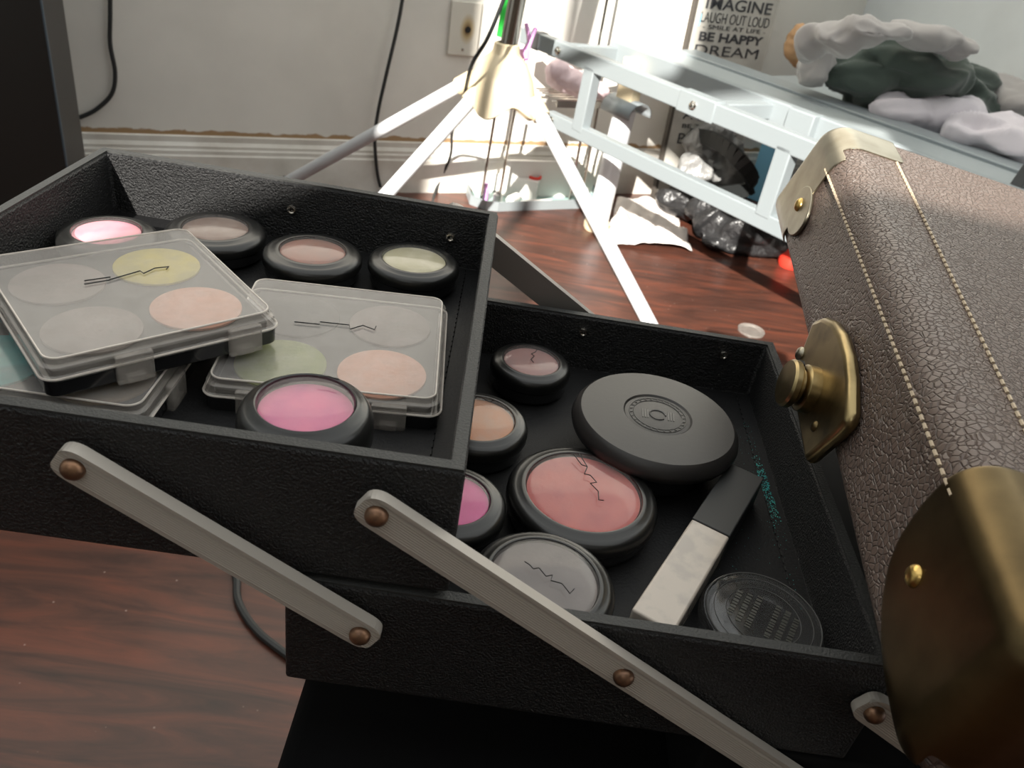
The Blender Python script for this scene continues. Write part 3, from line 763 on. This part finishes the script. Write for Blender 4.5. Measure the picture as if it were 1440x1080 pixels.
# spilled teal powder
fk = B()
for k in range(520):
    if k < 330:
        tt = random.random(); px = 1085 + 50 * tt + random.gauss(0, 6) + 10 * (tt > .5); py = 655 + 80 * tt + random.gauss(0, 8); rr = random.uniform(.0001, .00035)
    else: px = random.uniform(1010, 1150); py = random.uniform(600, 860); rr = random.uniform(.00008, .00018)
    p = UZ(px, py, ZM + .004)
    if p.x > .945: p = Vector((.945 + random.uniform(-.02, .008), p.y, p.z))
    c = W(p); fk.add([c + Vector((rr, 0, 0)), c + Vector((-rr * .6, rr, 0)), c + Vector((-rr * .6, -rr, 0)), c + Vector((0, 0, rr))], [(0, 1, 2), (0, 1, 3), (1, 2, 3), (2, 0, 3)])
fk.obj('spilled_powder', powder('teal glitter powder', (.05, .42, .42), (.1, .55, .5)), smooth=False)
single(bpy.data.objects['spilled_powder'], 'spilled teal glitter powder at the right side of the middle tray', 'powder', kind='stuff')

# ================================================================= SEAT UNDER THE CASE
zs = .75 - 2.04 * S
seat = thing('black_stool', 'black padded seat carrying the makeup case', 'stool', (.10, .23, 0))
B().box((.13, .235, zs - .03), (.365, .25, .06)).obj('seat', 'seat', seat, world=True, bevel=.006, seg=4)
for sx in (-.03, .29):
    for sy in (.135, .335): B().box((sx, sy, (zs - .06) / 2), (.03, .03, zs - .06)).obj('leg', 'seat', seat, world=True, bevel=.003)

# ================================================================= BACKGROUND
# tall black cabinet at the left
f1 = aty(103, 100, 1.50); n1 = aty(73, 100, 1.39)
cb = thing('tall_black_cabinet', 'tall black cabinet standing at the left edge against the wall', 'cabinet', (n1.x - .15, 1.45, 0))
dd = Vector((f1.x - n1.x, f1.y - n1.y, 0)); lf = Vector((-.40, -.02, 0))
base = [Vector((n1.x, n1.y, 0)) + lf, Vector((n1.x, n1.y, 0)), Vector((f1.x, f1.y, 0)), Vector((f1.x, f1.y, 0)) + lf]
B().hexa([v + Vector((0, 0, 0)) for v in base] + [v + Vector((0, 0, 1.25)) for v in base]).obj('cabinet_body', 'blackbox', cb, world=True, bevel=.002)
B().box(Vector((n1.x + .001, n1.y - .001, .66)), (.003, .003, 1.15)).obj('edge_strip', 'edgeblue', cb, world=True)

# cables
def wallcable(name, pts, r, label, off=.012):
    P = [onwall(*p) + WN * off for p in pts]
    o_ = B().tube(smooth_path(P), r, 8).obj(name, 'cable', world=True); return single(o_, label, 'cable')
wallcable('hanging_cable', [(155, -60), (155, 20), (155, 60), (162, 100), (157, 130), (135, 152), (112, 163)], .0045, 'black cable curving down beside the tall black cabinet')
wallcable('hanging_cable', [(570, -60), (558, 20), (540, 100), (529, 150), (524, 190), (527, 235), (532, 258)], .0042, 'black cable hanging down the wall left of the tripod', .024)
P = [aty(x, y, Y) for x, y, Y in ((730, -60, 1.5), (706, 5, 1.5), (685, 55, 1.5), (664, 90, 1.52), (655, 125, 1.6), (648, 160, 1.75), (636, 185, 1.88))]
P += [onwall(628, 215) + WN * .03, atz(612, 270, .006), atz(606, 300, .006)]
single(B().tube(smooth_path(P), .0035, 8).obj('tripod_cable', 'cable', world=True), 'thin black cable running over the cream tripod hub down to the floor', 'cable')
P = [atz(x, y, .005) for x, y in ((300, 700), (330, 800), (335, 845), (360, 885), (400, 918), (450, 950), (520, 960))]
single(B().tube(smooth_path(P), .0045, 8).obj('floor_cable', 'cable', world=True), 'black cable on the wooden floor at the lower left, below the trays', 'cable')

# tripod stand
HY = 1.62
hub = aty(707, 108, HY)
tri = thing('tripod_stand', 'white legged tripod stand with a cream hub and chrome pole', 'tripod', (hub.x, hub.y, 0))
pt = aty(733, -30, HY); pd = (pt - hub).normalized()
B().tube([hub - pd * .02, hub + pd * .75], .0165, 24).obj('pole', 'chrome', tri, world=True)
dn = Vector((0, 0, 1))
# flared hub
prf = [(.018, .062), (.024, .060), (.026, .046), (.030, .040), (.044, .028), (.058, .0), (.066, -.030), (.070, -.052), (.062, -.056), (.05, -.045), (.02, -.02)]
hb = B(); nseg = 72; vs = []; fs = []
for r_, z in prf:
    for k_ in range(nseg):
        a = 2 * math.pi * k_ / nseg
        lob = 1 + (.10 * math.cos(4 * (a + .3)) if z < .03 else 0) * min(1, (.03 - z) / .06 if z < .03 else 0)
        zz = z - (.012 * math.cos(4 * (a + .3)) if z < -.02 else 0)
        vs.append(hub + Vector((r_ * lob * math.cos(a), r_ * lob * math.sin(a), zz)))
for i in range(len(prf) - 1):
    for k_ in range(nseg):
        k2 = (k_ + 1) % nseg; fs.append((i * nseg + k_, i * nseg + k2, (i + 1) * nseg + k2, (i + 1) * nseg + k_))
hb.add(vs, fs).obj('hub', 'cream_plastic', tri, world=True)
legs = [((652, 118), HY + .03, (385, 285)), ((665, 138), HY - .03, (440, 388)), ((758, 158), HY - .03, (948, 520))]
for i, (a, ya, bft) in enumerate(legs):
    p0 = aty(*a, ya); p1 = atz(*bft, .012)
    if i == 0: p1 = onwall(392, 268) + WN * .05; p1.z = .03
    dv = (p1 - p0).normalized()
    o_ = B().tube([p0 - dv * .02, p1], .0135 if i < 3 else .012, 20).obj('leg', 'white_paint', tri, world=True)
    B().tube([p0 - dv * .025, p0 + dv * .012], .0175, 20).obj('leg_collar', 'cream_plastic', o_, world=True)
    B().tube([p1 - dv * .02, p1 + dv * .004], .016, 16).obj('foot_cap', 'grey_cap', o_, world=True)

# chrome rack behind the tripod with shelf
rk = thing('chrome_wire_rack', 'thin chrome wire rack behind the tripod stand', 'rack', wallpt(1.0, 0, .14))
for a, b in (((690, 60), (662, 232)), ((705, 130), (686, 238)), ((829, -20), (820, 40)), ((822, 110), (800, 236))):
    pa = onwall(*a) + WN * .10; pb = onwall(*b) + WN * .10; d_ = (pb - pa).normalized()
    lo_ = pb + Vector((0, 0, 0)); lo_.z = .0
    B().tube([pa if a[1] > 0 else pa + Vector((0, 0, .1)), Vector((pb.x, pb.y, .0))], .0035, 10).obj('post', 'chrome', rk, world=True)
sh = B(); a_ = onwall(745, 118) + WN * .02; b_ = onwall(850, 122) + WN * .02
for k_ in range(7):
    o1 = WN * (.02 + .02 * k_); sh.tube([a_ + o1, b_ + o1], .0022, 8)
sh.beam(a_ + WN * .15, b_ + WN * .15, .006, .016)
sh.obj('shelf', 'chrome', rk, world=True)
# pale bag hanging on shelf
def blob(name, spheres, m, label, cat, vox=.008, disp=(.012, .05), disp2=None, world=True, sub=0, flat=None, seed=0, aniso=None, kind=None, parent=None, oct2=.5):
    b = bmesh.new()
    for c, r in spheres:
        r = (r, r, r) if not hasattr(r, '__len__') else r
        bmesh.ops.create_uvsphere(b, u_segments=28, v_segments=18, radius=1, matrix=Matrix.Translation(c) @ Matrix.Diagonal((*r, 1)))
    me = bpy.data.meshes.new(name); b.to_mesh(me); b.free()
    tmp = bpy.data.objects.new(name + '_tmp', me); COL.objects.link(tmp)
    md = tmp.modifiers.new('r', 'REMESH'); md.mode = 'VOXEL'; md.voxel_size = vox
    dg = bpy.context.evaluated_depsgraph_get(); dg.update(); ev = tmp.evaluated_get(dg)
    me2 = bpy.data.meshes.new_from_object(ev)
    bpy.data.objects.remove(tmp); bpy.data.meshes.remove(me)
    bm_ = bmesh.new(); bm_.from_mesh(me2); bm_.normal_update()
    for _ in range(3): bmesh.ops.smooth_vert(bm_, verts=bm_.verts, factor=.5, use_axis_x=True, use_axis_y=True, use_axis_z=True)
    bm_.normal_update()
    amp, sz = disp
    for v in bm_.verts:
        p_ = v.co.copy() / sz + Vector((seed * 7.3, seed * 3.1, 0))
        if aniso: p_ = Vector((p_.x * aniso[0], p_.y * aniso[1], p_.z * aniso[2]))
        w_ = p_ + 1.2 * noise.noise_vector(p_ * .6)
        f = (1 - abs(noise.noise(w_)) * 2.2) + oct2 * (1 - abs(noise.noise(w_ * 2.3)) * 2)
        v.co += v.normal * amp * (f - .9)
        if flat is not None and v.co.z < flat: v.co.z = flat + (v.co.z - flat) * .02
    bm_.to_mesh(me2); bm_.free(); me2.name = name
    me2.materials.clear(); me2.materials.append(M[m] if isinstance(m, str) else m)
    for p_ in me2.polygons: p_.use_smooth = True
    o_ = bpy.data.objects.new(name, me2); COL.objects.link(o_)
    if label: single(o_, label, cat, kind=kind)
    if parent is not None:
        o_.data.transform(Matrix.Translation(-parent.location)); o_.parent = parent
    return o_
c = onwall(785, 100) + WN * .10
blob('plastic_bag', [(c, (.07, .05, .028)), (c + Vector((.03, 0, -.012)), (.06, .05, .02)), (c + Vector((-.04, 0, .02)), (.035, .035, .03))], 'pink', 'pale pink and white plastic bag on the wire shelf behind the tripod', 'bag', .006, (.008, .05))
# green and lilac trinkets hanging by the pole
g_ = aty(711, 35, HY + .06); single(B().tube([g_ + Vector((0, 0, .06)), g_ + Vector((-.004, 0, -.022))], .011, 12).obj('green_bottle', 'green', world=True), 'bright green plastic strip behind the chrome pole', 'strip')
g_ = aty(737, 72, HY + .05)
rb = B(); rb.tube(smooth_path([g_ + Vector((-.004, 0, .05)), g_ + Vector((.006, 0, .02)), g_, g_ + Vector((-.006, 0, -.03))]), .004, 8); rb.tube(smooth_path([g_ + Vector((.016, 0, .045)), g_ + Vector((.008, 0, .01)), g_ + Vector((.006, 0, -.03))]), .004, 8); rb.tube([g_ + Vector((0, 0, .004)), g_ + Vector((.003, 0, -.012))], .009, 10)
single(rb.obj('hanging_ribbon', 'magenta', world=True), 'lilac pink ribbon hanging beside the chrome pole', 'ribbon')

# folding metal bed frame
HA = .42
A0 = atz(840, 88, HA); D1 = Vector((-.641, .768, 0)).normalized(); N1 = Vector((D1.y, -D1.x, 0))
bed = thing('folding_bed_frame', 'silver grey folding metal bed frame standing on the floor behind the case', 'bed frame', (A0.x, A0.y, 0))
def bp_(s_, perp, z): return Vector((A0.x, A0.y, 0)) + D1 * s_ + N1 * perp + Vector((0, 0, z))
def bbeam(name, a, b, w, h, m='silverpaint', up=(0, 0, 1), par=None): return B().beam(bp_(*a), bp_(*b), w, h, up).obj(name, m, par or bed, world=True, bevel=.0025, smooth=True)
ra = bbeam('side_rail', (.25, 0, .417), (-1.3, 0, .417), .026, .034)
bbeam('side_rail', (.12, 0, .272), (-1.3, 0, .285), .024, .03)
bbeam('upright', (.012, 0, .275), (.008, 0, .41), .026, .032, up=D1)
bbeam('upright', (-.495, 0, .285), (-.495, 0, .41), .026, .032, up=D1)
bbeam('upright', (-.95, 0, .285), (-.95, 0, .41), .026, .032, up=D1)
bbeam('rail_sleeve', (-.245, 0, .417), (-.335, 0, .417), .030, .039, par=ra)
bbeam('end_cap', (.205, 0, .417), (.182, 0, .417), .029, .037, 'grey_cap', par=ra)
def bolt(s_, perp, z, par):
    R = Matrix((D1, Vector((0, 0, 1)), -N1)).transposed()
    B().lathe([(.008, 0), (.008, .002), (.005, .004), (.0045, .007), (.00001, .008)], 16, bp_(s_, perp, z) - N1 * .015, R).obj('bolt', 'chrome', par, world=True)
bolt(.11, 0, .417, ra); bolt(-.285, 0, .417, ra)
bolt(.095, 0, .274, ra)
# long flat channel and the platform behind
bbeam('channel', (.165, .20, .40), (-1.3, .20, .40), .022, .055)
bbeam('platform', (.14, .315, .396), (-1.3, .315, .396), .205, .012, 'silverplate')
bbeam('rear_rail', (.16, .45, .393), (-1.3, .45, .393), .07, .032)
bbeam('platform_extension', (-.02, .74, .385), (-1.3, .74, .385), .50, .012, 'silverplate')
bbeam('cross_bar', (.15, 0, .41), (.15, .20, .40), .024, .03, up=(0, 0, 1))
bbeam('cross_bar', (-.28, .0, .405), (-.30, .20, .405), .028, .03)
bbeam('cross_bar', (-.95, 0, .40), (-.95, .48, .39), .028, .03)
bbeam('hinge_block', (-.36, .185, .40), (-.42, .185, .40), .03, .06)
pp = atz(1428, 268, .40); B().beam(pp, pp + Vector((.03, 0, .17)), .03, .02, D1).obj('post', 'grey_cap', bed, world=True, bevel=.002)
# round leg
lf_ = atz(838, 322, 0); lt = Vector((lf_.x + .008, lf_.y, .30))
lg = B().tube([Vector((lf_.x, lf_.y, .02)), lt], .026, 32).obj('leg', 'white_paint', bed, world=True)
B().lathe([(.00001, 0), (.03, 0), (.033, .006), (.033, .018), (.027, .026), (.00001, .026)], 28, (lf_.x, lf_.y, 0)).obj('foot', 'cream_plastic', lg, world=True)
hk = B(); pts = []
R = D1
for k_ in range(13):
    a = math.pi * (k_ / 12) * 1.1 - .1
    pts.append((math.cos(a) * .036, math.sin(a) * .030))
v0 = []; 
for sgn in (-.05, .045):
    for (x_, z_) in pts: v0.append(lt + N1 * x_ + D1 * sgn + Vector((0, 0, z_ - .005)))
n_ = len(pts); hk.add(v0, [(i, i + 1, n_ + i + 1, n_ + i) for i in range(n_ - 1)])
ho = hk.obj('leg_bracket', 'silverpaint', bed, world=True); s_ = ho.modifiers.new('t', 'SOLIDIFY'); s_.thickness = .003
B().beam(lt + Vector((0, 0, .02)), lt + Vector((0, 0, .11)), .03, .05, D1).obj('leg_mount', 'cream_plastic', bed, world=True, bevel=.003)
# other legs, out at the right end
for s_, pr_ in ((-1.25, .05), (-1.25, .40)):
    B().tube([bp_(s_, pr_, 0), bp_(s_, pr_, .39)], .02, 20).obj('leg', 'white_paint', bed, world=True)

# word sign leaning on the wall
s0, s1 = 1.385, 1.63
lean = .05
def sgn_pt(u_, z, off=0):      # u_ 0..1 across, leaning back to the wall
    o_ = .075 - .045 * z / .8 + off; return wallpt(s0 + (s1 - s0) * u_, z, o_)
cs = wallpt((s0 + s1) / 2, 0, .08)
sg = thing('word_art_sign', 'tall whitewashed board sign printed with lines of charcoal words, leaning on the wall', 'sign', cs)
SHt = .74
B().hexa([sgn_pt(0, .0, -.012), sgn_pt(1, .0, -.012), sgn_pt(1, .0, 0), sgn_pt(0, .0, 0), sgn_pt(0, SHt, -.012), sgn_pt(1, SHt, -.012), sgn_pt(1, SHt, 0), sgn_pt(0, SHt, 0)][:8]).obj('board', 'signboard', sg, world=True, smooth=False)
B().hexa([sgn_pt(-.035, 0, -.014), sgn_pt(0, 0, -.014), sgn_pt(0, 0, .002), sgn_pt(-.035, 0, .002), sgn_pt(-.035, SHt, -.014), sgn_pt(0, SHt, -.014), sgn_pt(0, SHt, .002), sgn_pt(-.035, SHt, .002)]).obj('board_edge', 'signedge', sg, world=True, smooth=False)
def text_line(body, u0, u1, zb, zh, extr=.0006, bold=0):
    cu = bpy.data.curves.new('t', 'FONT'); cu.body = body; cu.size = 1; cu.extrude = .01; cu.offset = bold
    to = bpy.data.objects.new('t', cu); COL.objects.link(to)
    dg = bpy.context.evaluated_depsgraph_get(); dg.update(); me_ = bpy.data.meshes.new_from_object(to.evaluated_get(dg))
    bpy.data.objects.remove(to)
    xs = [v.co.x for v in me_.vertices]; ys = [v.co.y for v in me_.vertices]; x0, x1, y0, y1 = min(xs), max(xs), min(ys), max(ys)
    b = B(); vs = []
    for v in me_.vertices:
        u_ = u0 + (u1 - u0) * (v.co.x - x0) / (x1 - x0); z = zb + zh * (v.co.y - y0) / (y1 - y0)
        vs.append(sgn_pt(u_, z, .0008 + (v.co.z > 0) * .0008))
    b.add(vs, [tuple(p_.vertices) for p_ in me_.polygons]); bpy.data.meshes.remove(me_)
    return b.obj('lettering', 'ink_sign', sg, world=True, smooth=False)
def zof(x, y): return atplane(x, y, wallpt(1.5, 0, .05), WN).z
for body, u0, u1, ya, yb, bo in (('IMAGINE', .10, .93, 16, -4, .012), ('LAUGH OUT LOUD', .07, .94, 35, 18, -.006), ('- SMILE AT LIFE -', .12, .92, 44, 37, 0), ('BE HAPPY', .10, .92, 61, 46, .03), ('DREAM', .08, .90, 80, 64, 0)):
    za, zb_ = zof(1030, ya), zof(1030, yb); text_line(body, u0, u1, za, (zb_ - za) * .86, bold=bo)
for body, u0, u1, ya, yb in (('ALWAYS', .12, .9, 166, 152), ('BE THANKFUL', .14, .92, 178, 172), ('BE TRUE', .12, .9, 200, 184)):
    za, zb_ = zof(975, ya), zof(975, yb); text_line(body, u0, u1, za, (zb_ - za) * .9)
c_ = sgn_pt(.06, zof(985, 28), .002)
B().box(c_, (.004, .003, .028)).obj('blue_mark', 'blue', sg, world=True)

# things on the floor under/behind the frame
o0 = atz(700, 297, 0); o1 = atz(835, 292, 0); e_ = (o1 - o0).normalized(); f_n = Vector((-e_.y, e_.x, 0))
tr = thing('silver_tray', 'silver rimmed tray of cosmetics on the floor behind the tripod leg', 'tray', (o0 + o1) / 2 + f_n * .08)
Lt = (o1 - o0).length + .05; Dt = .14
def tp(u_, v_, z): return o0 + e_ * u_ + f_n * v_ + Vector((0, 0, z))
tbm = B()
ou = [(tp(a * Lt, b * Dt, 0)) for a, b in ((0, 0), (1, 0), (1, 1), (-.15, .95), (-.2, .3))]
pol = [(0.0, 0), (Lt, 0), (Lt, Dt), (-.03, Dt), (-.055, .05), (-.03, .01)]
tbm.prism(pol, 0, .004, lambda x, y, z: tp(x, y, z)); tbm.obj('tray_floor', 'teal_card', tr, world=True, smooth=False)
rm = B(); pl = [tp(x, y, .012) for x, y in pol]
for i in range(len(pl)): rm.beam(pl[i], pl[(i + 1) % len(pl)], .004, .024)
rm.obj('tray_rim', 'silverpaint', tr, world=True, smooth=False)
def small(name, label, cat, p_, r, h, m, lay=None, group='small cosmetics in the silver tray'):
    b = B()
    if lay is None: b.lathe([(.00001, 0), (r, 0), (r, h * .7), (r * .6, h * .8), (r * .6, h), (.00001, h)], 20, p_)
    else: b.tube([p_, p_ + Vector(lay)], r, 14)
    return single(b.obj(name, m, world=True), label, cat, group)
small('nail_polish_bottle', 'small pink bottle at the left end of the silver floor tray', 'bottle', tp(-.012, .06, .005), .009, .045, 'magenta')
small('white_jar', 'small white jar next to the pink bottle in the silver floor tray', 'jar', tp(.018, .045, .005), .012, .03, 'white_plastic')
small('cotton_roll', 'white roll lying at the front of the silver floor tray', 'roll', tp(.045, .03, .016), .012, 0, 'white_plastic', lay=tuple(e_ * .03 + f_n * .02))
for k_, (u_, v_, l_) in enumerate(((.03, .09, .12), (.05, .11, .11), (.08, .10, .10))):
    small('makeup_brush', ['dark brush lying at the left of the silver floor tray', 'dark brush lying in the middle of the silver floor tray', 'dark brush lying to the right in the silver floor tray'][k_], 'brush', tp(u_, v_, .012 + k_ * .003), .006, 0, 'cable', lay=tuple(e_ * l_ + f_n * (.02 - .02 * k_)))
small('paper_strip', 'white paper strip lying in the silver floor tray', 'paper', tp(.08, .03, .010), .004, 0, 'paper', lay=tuple(e_ * .09 + f_n * .005))
# white carton and brown carton behind it
def slab(name, label, cat, p0, p1, depth, h, m, dirv=None, z0=0, group=None):
    d_ = (p1 - p0).normalized(); n_ = Vector((-d_.y, d_.x, 0)); q_ = [p0, p1, p1 + n_ * depth, p0 + n_ * depth]
    b = B().hexa([Vector((v.x, v.y, z0)) for v in q_] + [Vector((v.x, v.y, z0 + h)) for v in q_])
    return single(b.obj(name, m, world=True, bevel=.001, smooth=False), label, cat, group)
slab('white_carton', 'low white carton on the floor behind the silver tray', 'box', atz(645, 262, 0), atz(752, 285, 0) , .05, .055, 'white_plastic')
slab('brown_carton', 'brown cardboard carton on the floor beside the tripod leg', 'box', atz(755, 272, 0), atz(850, 262, 0), .04, .05, 'carton')
slab('white_card', 'white sheet of card leaning in front of the baseboard', 'card', onwall(700, 240) * 1 + WN * .05, onwall(800, 250) + WN * .05, .012, .10, 'white_plastic')
c_ = atz(752, 250, .055)
single(B().lathe([(.012, 0), (.018, 0), (.018, .006), (.012, .006)], 24, c_).obj('red_ring', 'red', world=True), 'small red ring on the white carton', 'ring')
# crumpled white paper on floor
def sheet(name, label, cat, quad, n, amp, m, h0=.004, sz=.06, seed=0):
    a_, b_, c2, d_ = quad; vs = []; fs = []
    for i in range(n + 1):
        for j in range(n + 1):
            u_, v_ = i / n, j / n
            p_ = a_.lerp(b_, u_).lerp(d_.lerp(c2, u_), v_)
            q_ = p_ / sz + Vector((seed * 5.1, 0, 0)); f = abs(noise.noise(q_)) * 1.6 + .5 * abs(noise.noise(q_ * 2.1))
            e = noise.noise_vector(q_ * 1.3) * .012
            vs.append(Vector((p_.x + e.x, p_.y + e.y, h0 + amp * f)))
    for i in range(n):
        for j in range(n): k0 = i * (n + 1) + j; fs.append((k0, k0 + n + 1, k0 + n + 2, k0 + 1))
    o_ = B().add(vs, fs).obj(name, m, world=True); s_ = o_.modifiers.new('t', 'SOLIDIFY'); s_.thickness = .0008
    return single(o_, label, cat)
sheet('crumpled_paper', 'crumpled white paper on the floor beside the round frame leg', 'paper', [atz(850, 345, 0), atz(975, 358, 0), atz(935, 290, 0), atz(868, 285, 0)], 34, .024, 'paper', sz=.08)
# black sheet / bag on floor
def fz(x, y, z): return atz(x, y, z)
blob('black_bag', [(fz(965, 285, .05), (.09, .05, .045)), (fz(1010, 305, .06), (.09, .07, .06)), (fz(1060, 325, .06), (.09, .06, .055)), (fz(1110, 340, .05), (.08, .05, .05)), (fz(1040, 345, .02), (.11, .035, .02)), (fz(1100, 310, .06), (.08, .06, .07))],
     'blackbag', 'crumpled black plastic bag lying on the floor under the bed frame', 'bag', .008, (.016, .09), flat=.002, seed=1, oct2=.25)
gb = blob('grey_plastic_bag', [(fz(1000, 215, .16), (.085, .05, .08)), (fz(975, 245, .12), (.06, .045, .06)), (fz(1030, 250, .12), (.06, .045, .07)), (fz(1000, 270, .07), (.08, .05, .07))],
     'greybag', 'shiny translucent grey bag standing behind the black bag', 'bag', .007, (.014, .08), flat=.002, seed=2, oct2=.25)
st_ = B(); P = smooth_path([fz(960, 190, .17), fz(1000, 195, .215), fz(1040, 225, .20), fz(1058, 262, .13), fz(1010, 272, .11)], 5)
for i in range(len(P) - 1): st_.beam(P[i], P[i + 1], .012, .038, (0, 0, 1))
st_.obj('strap', 'cable', gb, world=True)['label'] = 'wide black strap'
slab('blue_carton', 'bright blue packet standing under the bed frame near the brass corner', 'packet', atz(1068, 285, 0), atz(1135, 262, 0), .05, .17, 'blue')
c_ = atz(1098, 372, 0); single(B().lathe([(.00001, 0), (.026, 0), (.030, .01), (.030, .05), (.018, .07), (.00001, .072)], 28, c_ + Vector((.02, 0, 0))).obj('red_cup', 'red', world=True), 'red plastic cup on the floor, peeking out left of the leather box', 'cup')
c_ = atz(1056, 466, 0); single(B().lathe([(.00001, .002), (.018, .002), (.02, .004), (.028, .004), (.028, 0), (.00001, 0)], 32, c_).obj('clear_disc', clear('frosted clear plastic', haze=.3, hazecol=(.6, .55, .5)), world=True), 'small frosted clear plastic disc on the red floor', 'disc')

# clothes on the platform
def cz(x, y, z): return atz(x, y, z)
gj = blob('green_jacket', [(cz(1215, 100, .47), (.10, .09, .05)), (cz(1290, 105, .48), (.11, .10, .06)), (cz(1345, 120, .46), (.10, .09, .05)), (cz(1270, 75, .52), (.10, .08, .045)), (cz(1240, 140, .42), (.08, .07, .035)), (cz(1330, 150, .42), (.12, .08, .04))],
     'green_cloth', 'dark green jacket heaped on the bed frame in front of the corner', 'jacket', .007, (.026, .12), flat=.393, seed=3, aniso=(.6, 1.3, 1), oct2=.35)
blob('jacket_lining', [(cz(1175, 55, .55), (.05, .05, .03)), (cz(1230, 45, .575), (.07, .05, .025)), (cz(1300, 50, .57), (.08, .05, .025)), (cz(1345, 70, .55), (.05, .05, .025)), (cz(1150, 85, .48), (.035, .05, .06)), (cz(1140, 60, .53), (.03, .04, .035))],
     'grey_cloth', None, None, .006, (.016, .09), seed=4, aniso=(.6, 1.2, 1), oct2=.3, parent=gj)['label'] = 'grey lining folded over the top'
blob('white_sheet', [(cz(1265, 155, .42), (.07, .06, .03)), (cz(1340, 165, .42), (.10, .08, .045)), (cz(1400, 195, .42), (.11, .08, .05)), (cz(1450, 215, .42), (.10, .08, .045))],
     'lilac_cloth', 'white lilac tinted sheet bundled on the bed frame in front of the green jacket', 'sheet', .007, (.016, .11), flat=.393, seed=5, oct2=.3)
blob('grey_trousers', [(cz(1405, 135, .45), (.07, .07, .045)), (cz(1450, 150, .45), (.08, .07, .045))],
     'grey_cloth', 'grey trousers heaped at the right edge beyond the white sheet', 'trousers', .008, (.016, .12), flat=.393, seed=6, oct2=.2)
blob('tan_pouch', [(cz(1128, 80, .42), (.035, .03, .03)), (cz(1120, 60, .46), (.028, .03, .045))], 'tan', 'small tan pouch leaning at the left end of the clothes', 'pouch', .006, (.006, .04), flat=.392, seed=7)

# ================================================================= LIGHT, CAMERA
sun = bpy.data.lights.new('sun', 'SUN'); sun.energy = 11; sun.angle = math.radians(.6); sun.color = (1.0, .95, .87)
so = bpy.data.objects.new('sun', sun); COL.objects.link(so); so.rotation_euler = (-SUN).to_track_quat('Z', 'Y').to_euler(); so.location = (-1, -3, 3)
w = bpy.data.worlds.new('world'); sc.world = w; w.use_nodes = True
bg = w.node_tree.nodes['Background']; bg.inputs[0].default_value = (.95, .97, .95, 1); bg.inputs[1].default_value = 1.15
cd = bpy.data.cameras.new('camera'); cd.lens = FPX / 1440 * 36; cd.sensor_width = 36; cd.clip_start = .01
cd.dof.use_dof = True; cd.dof.focus_distance = .31; cd.dof.aperture_fstop = 30
co = bpy.data.objects.new('camera', cd); COL.objects.link(co); co.location = CAM; co.rotation_euler = CR.to_euler(); sc.camera = co
sc.view_settings.view_transform = 'Standard'; sc.view_settings.look = 'None'; sc.view_settings.gamma = 1; sc.view_settings.exposure = .2
sc.view_settings.use_curve_mapping = False
sc.cycles.use_denoising = True; sc.cycles.max_bounces = 8; sc.cycles.transparent_max_bounces = 12
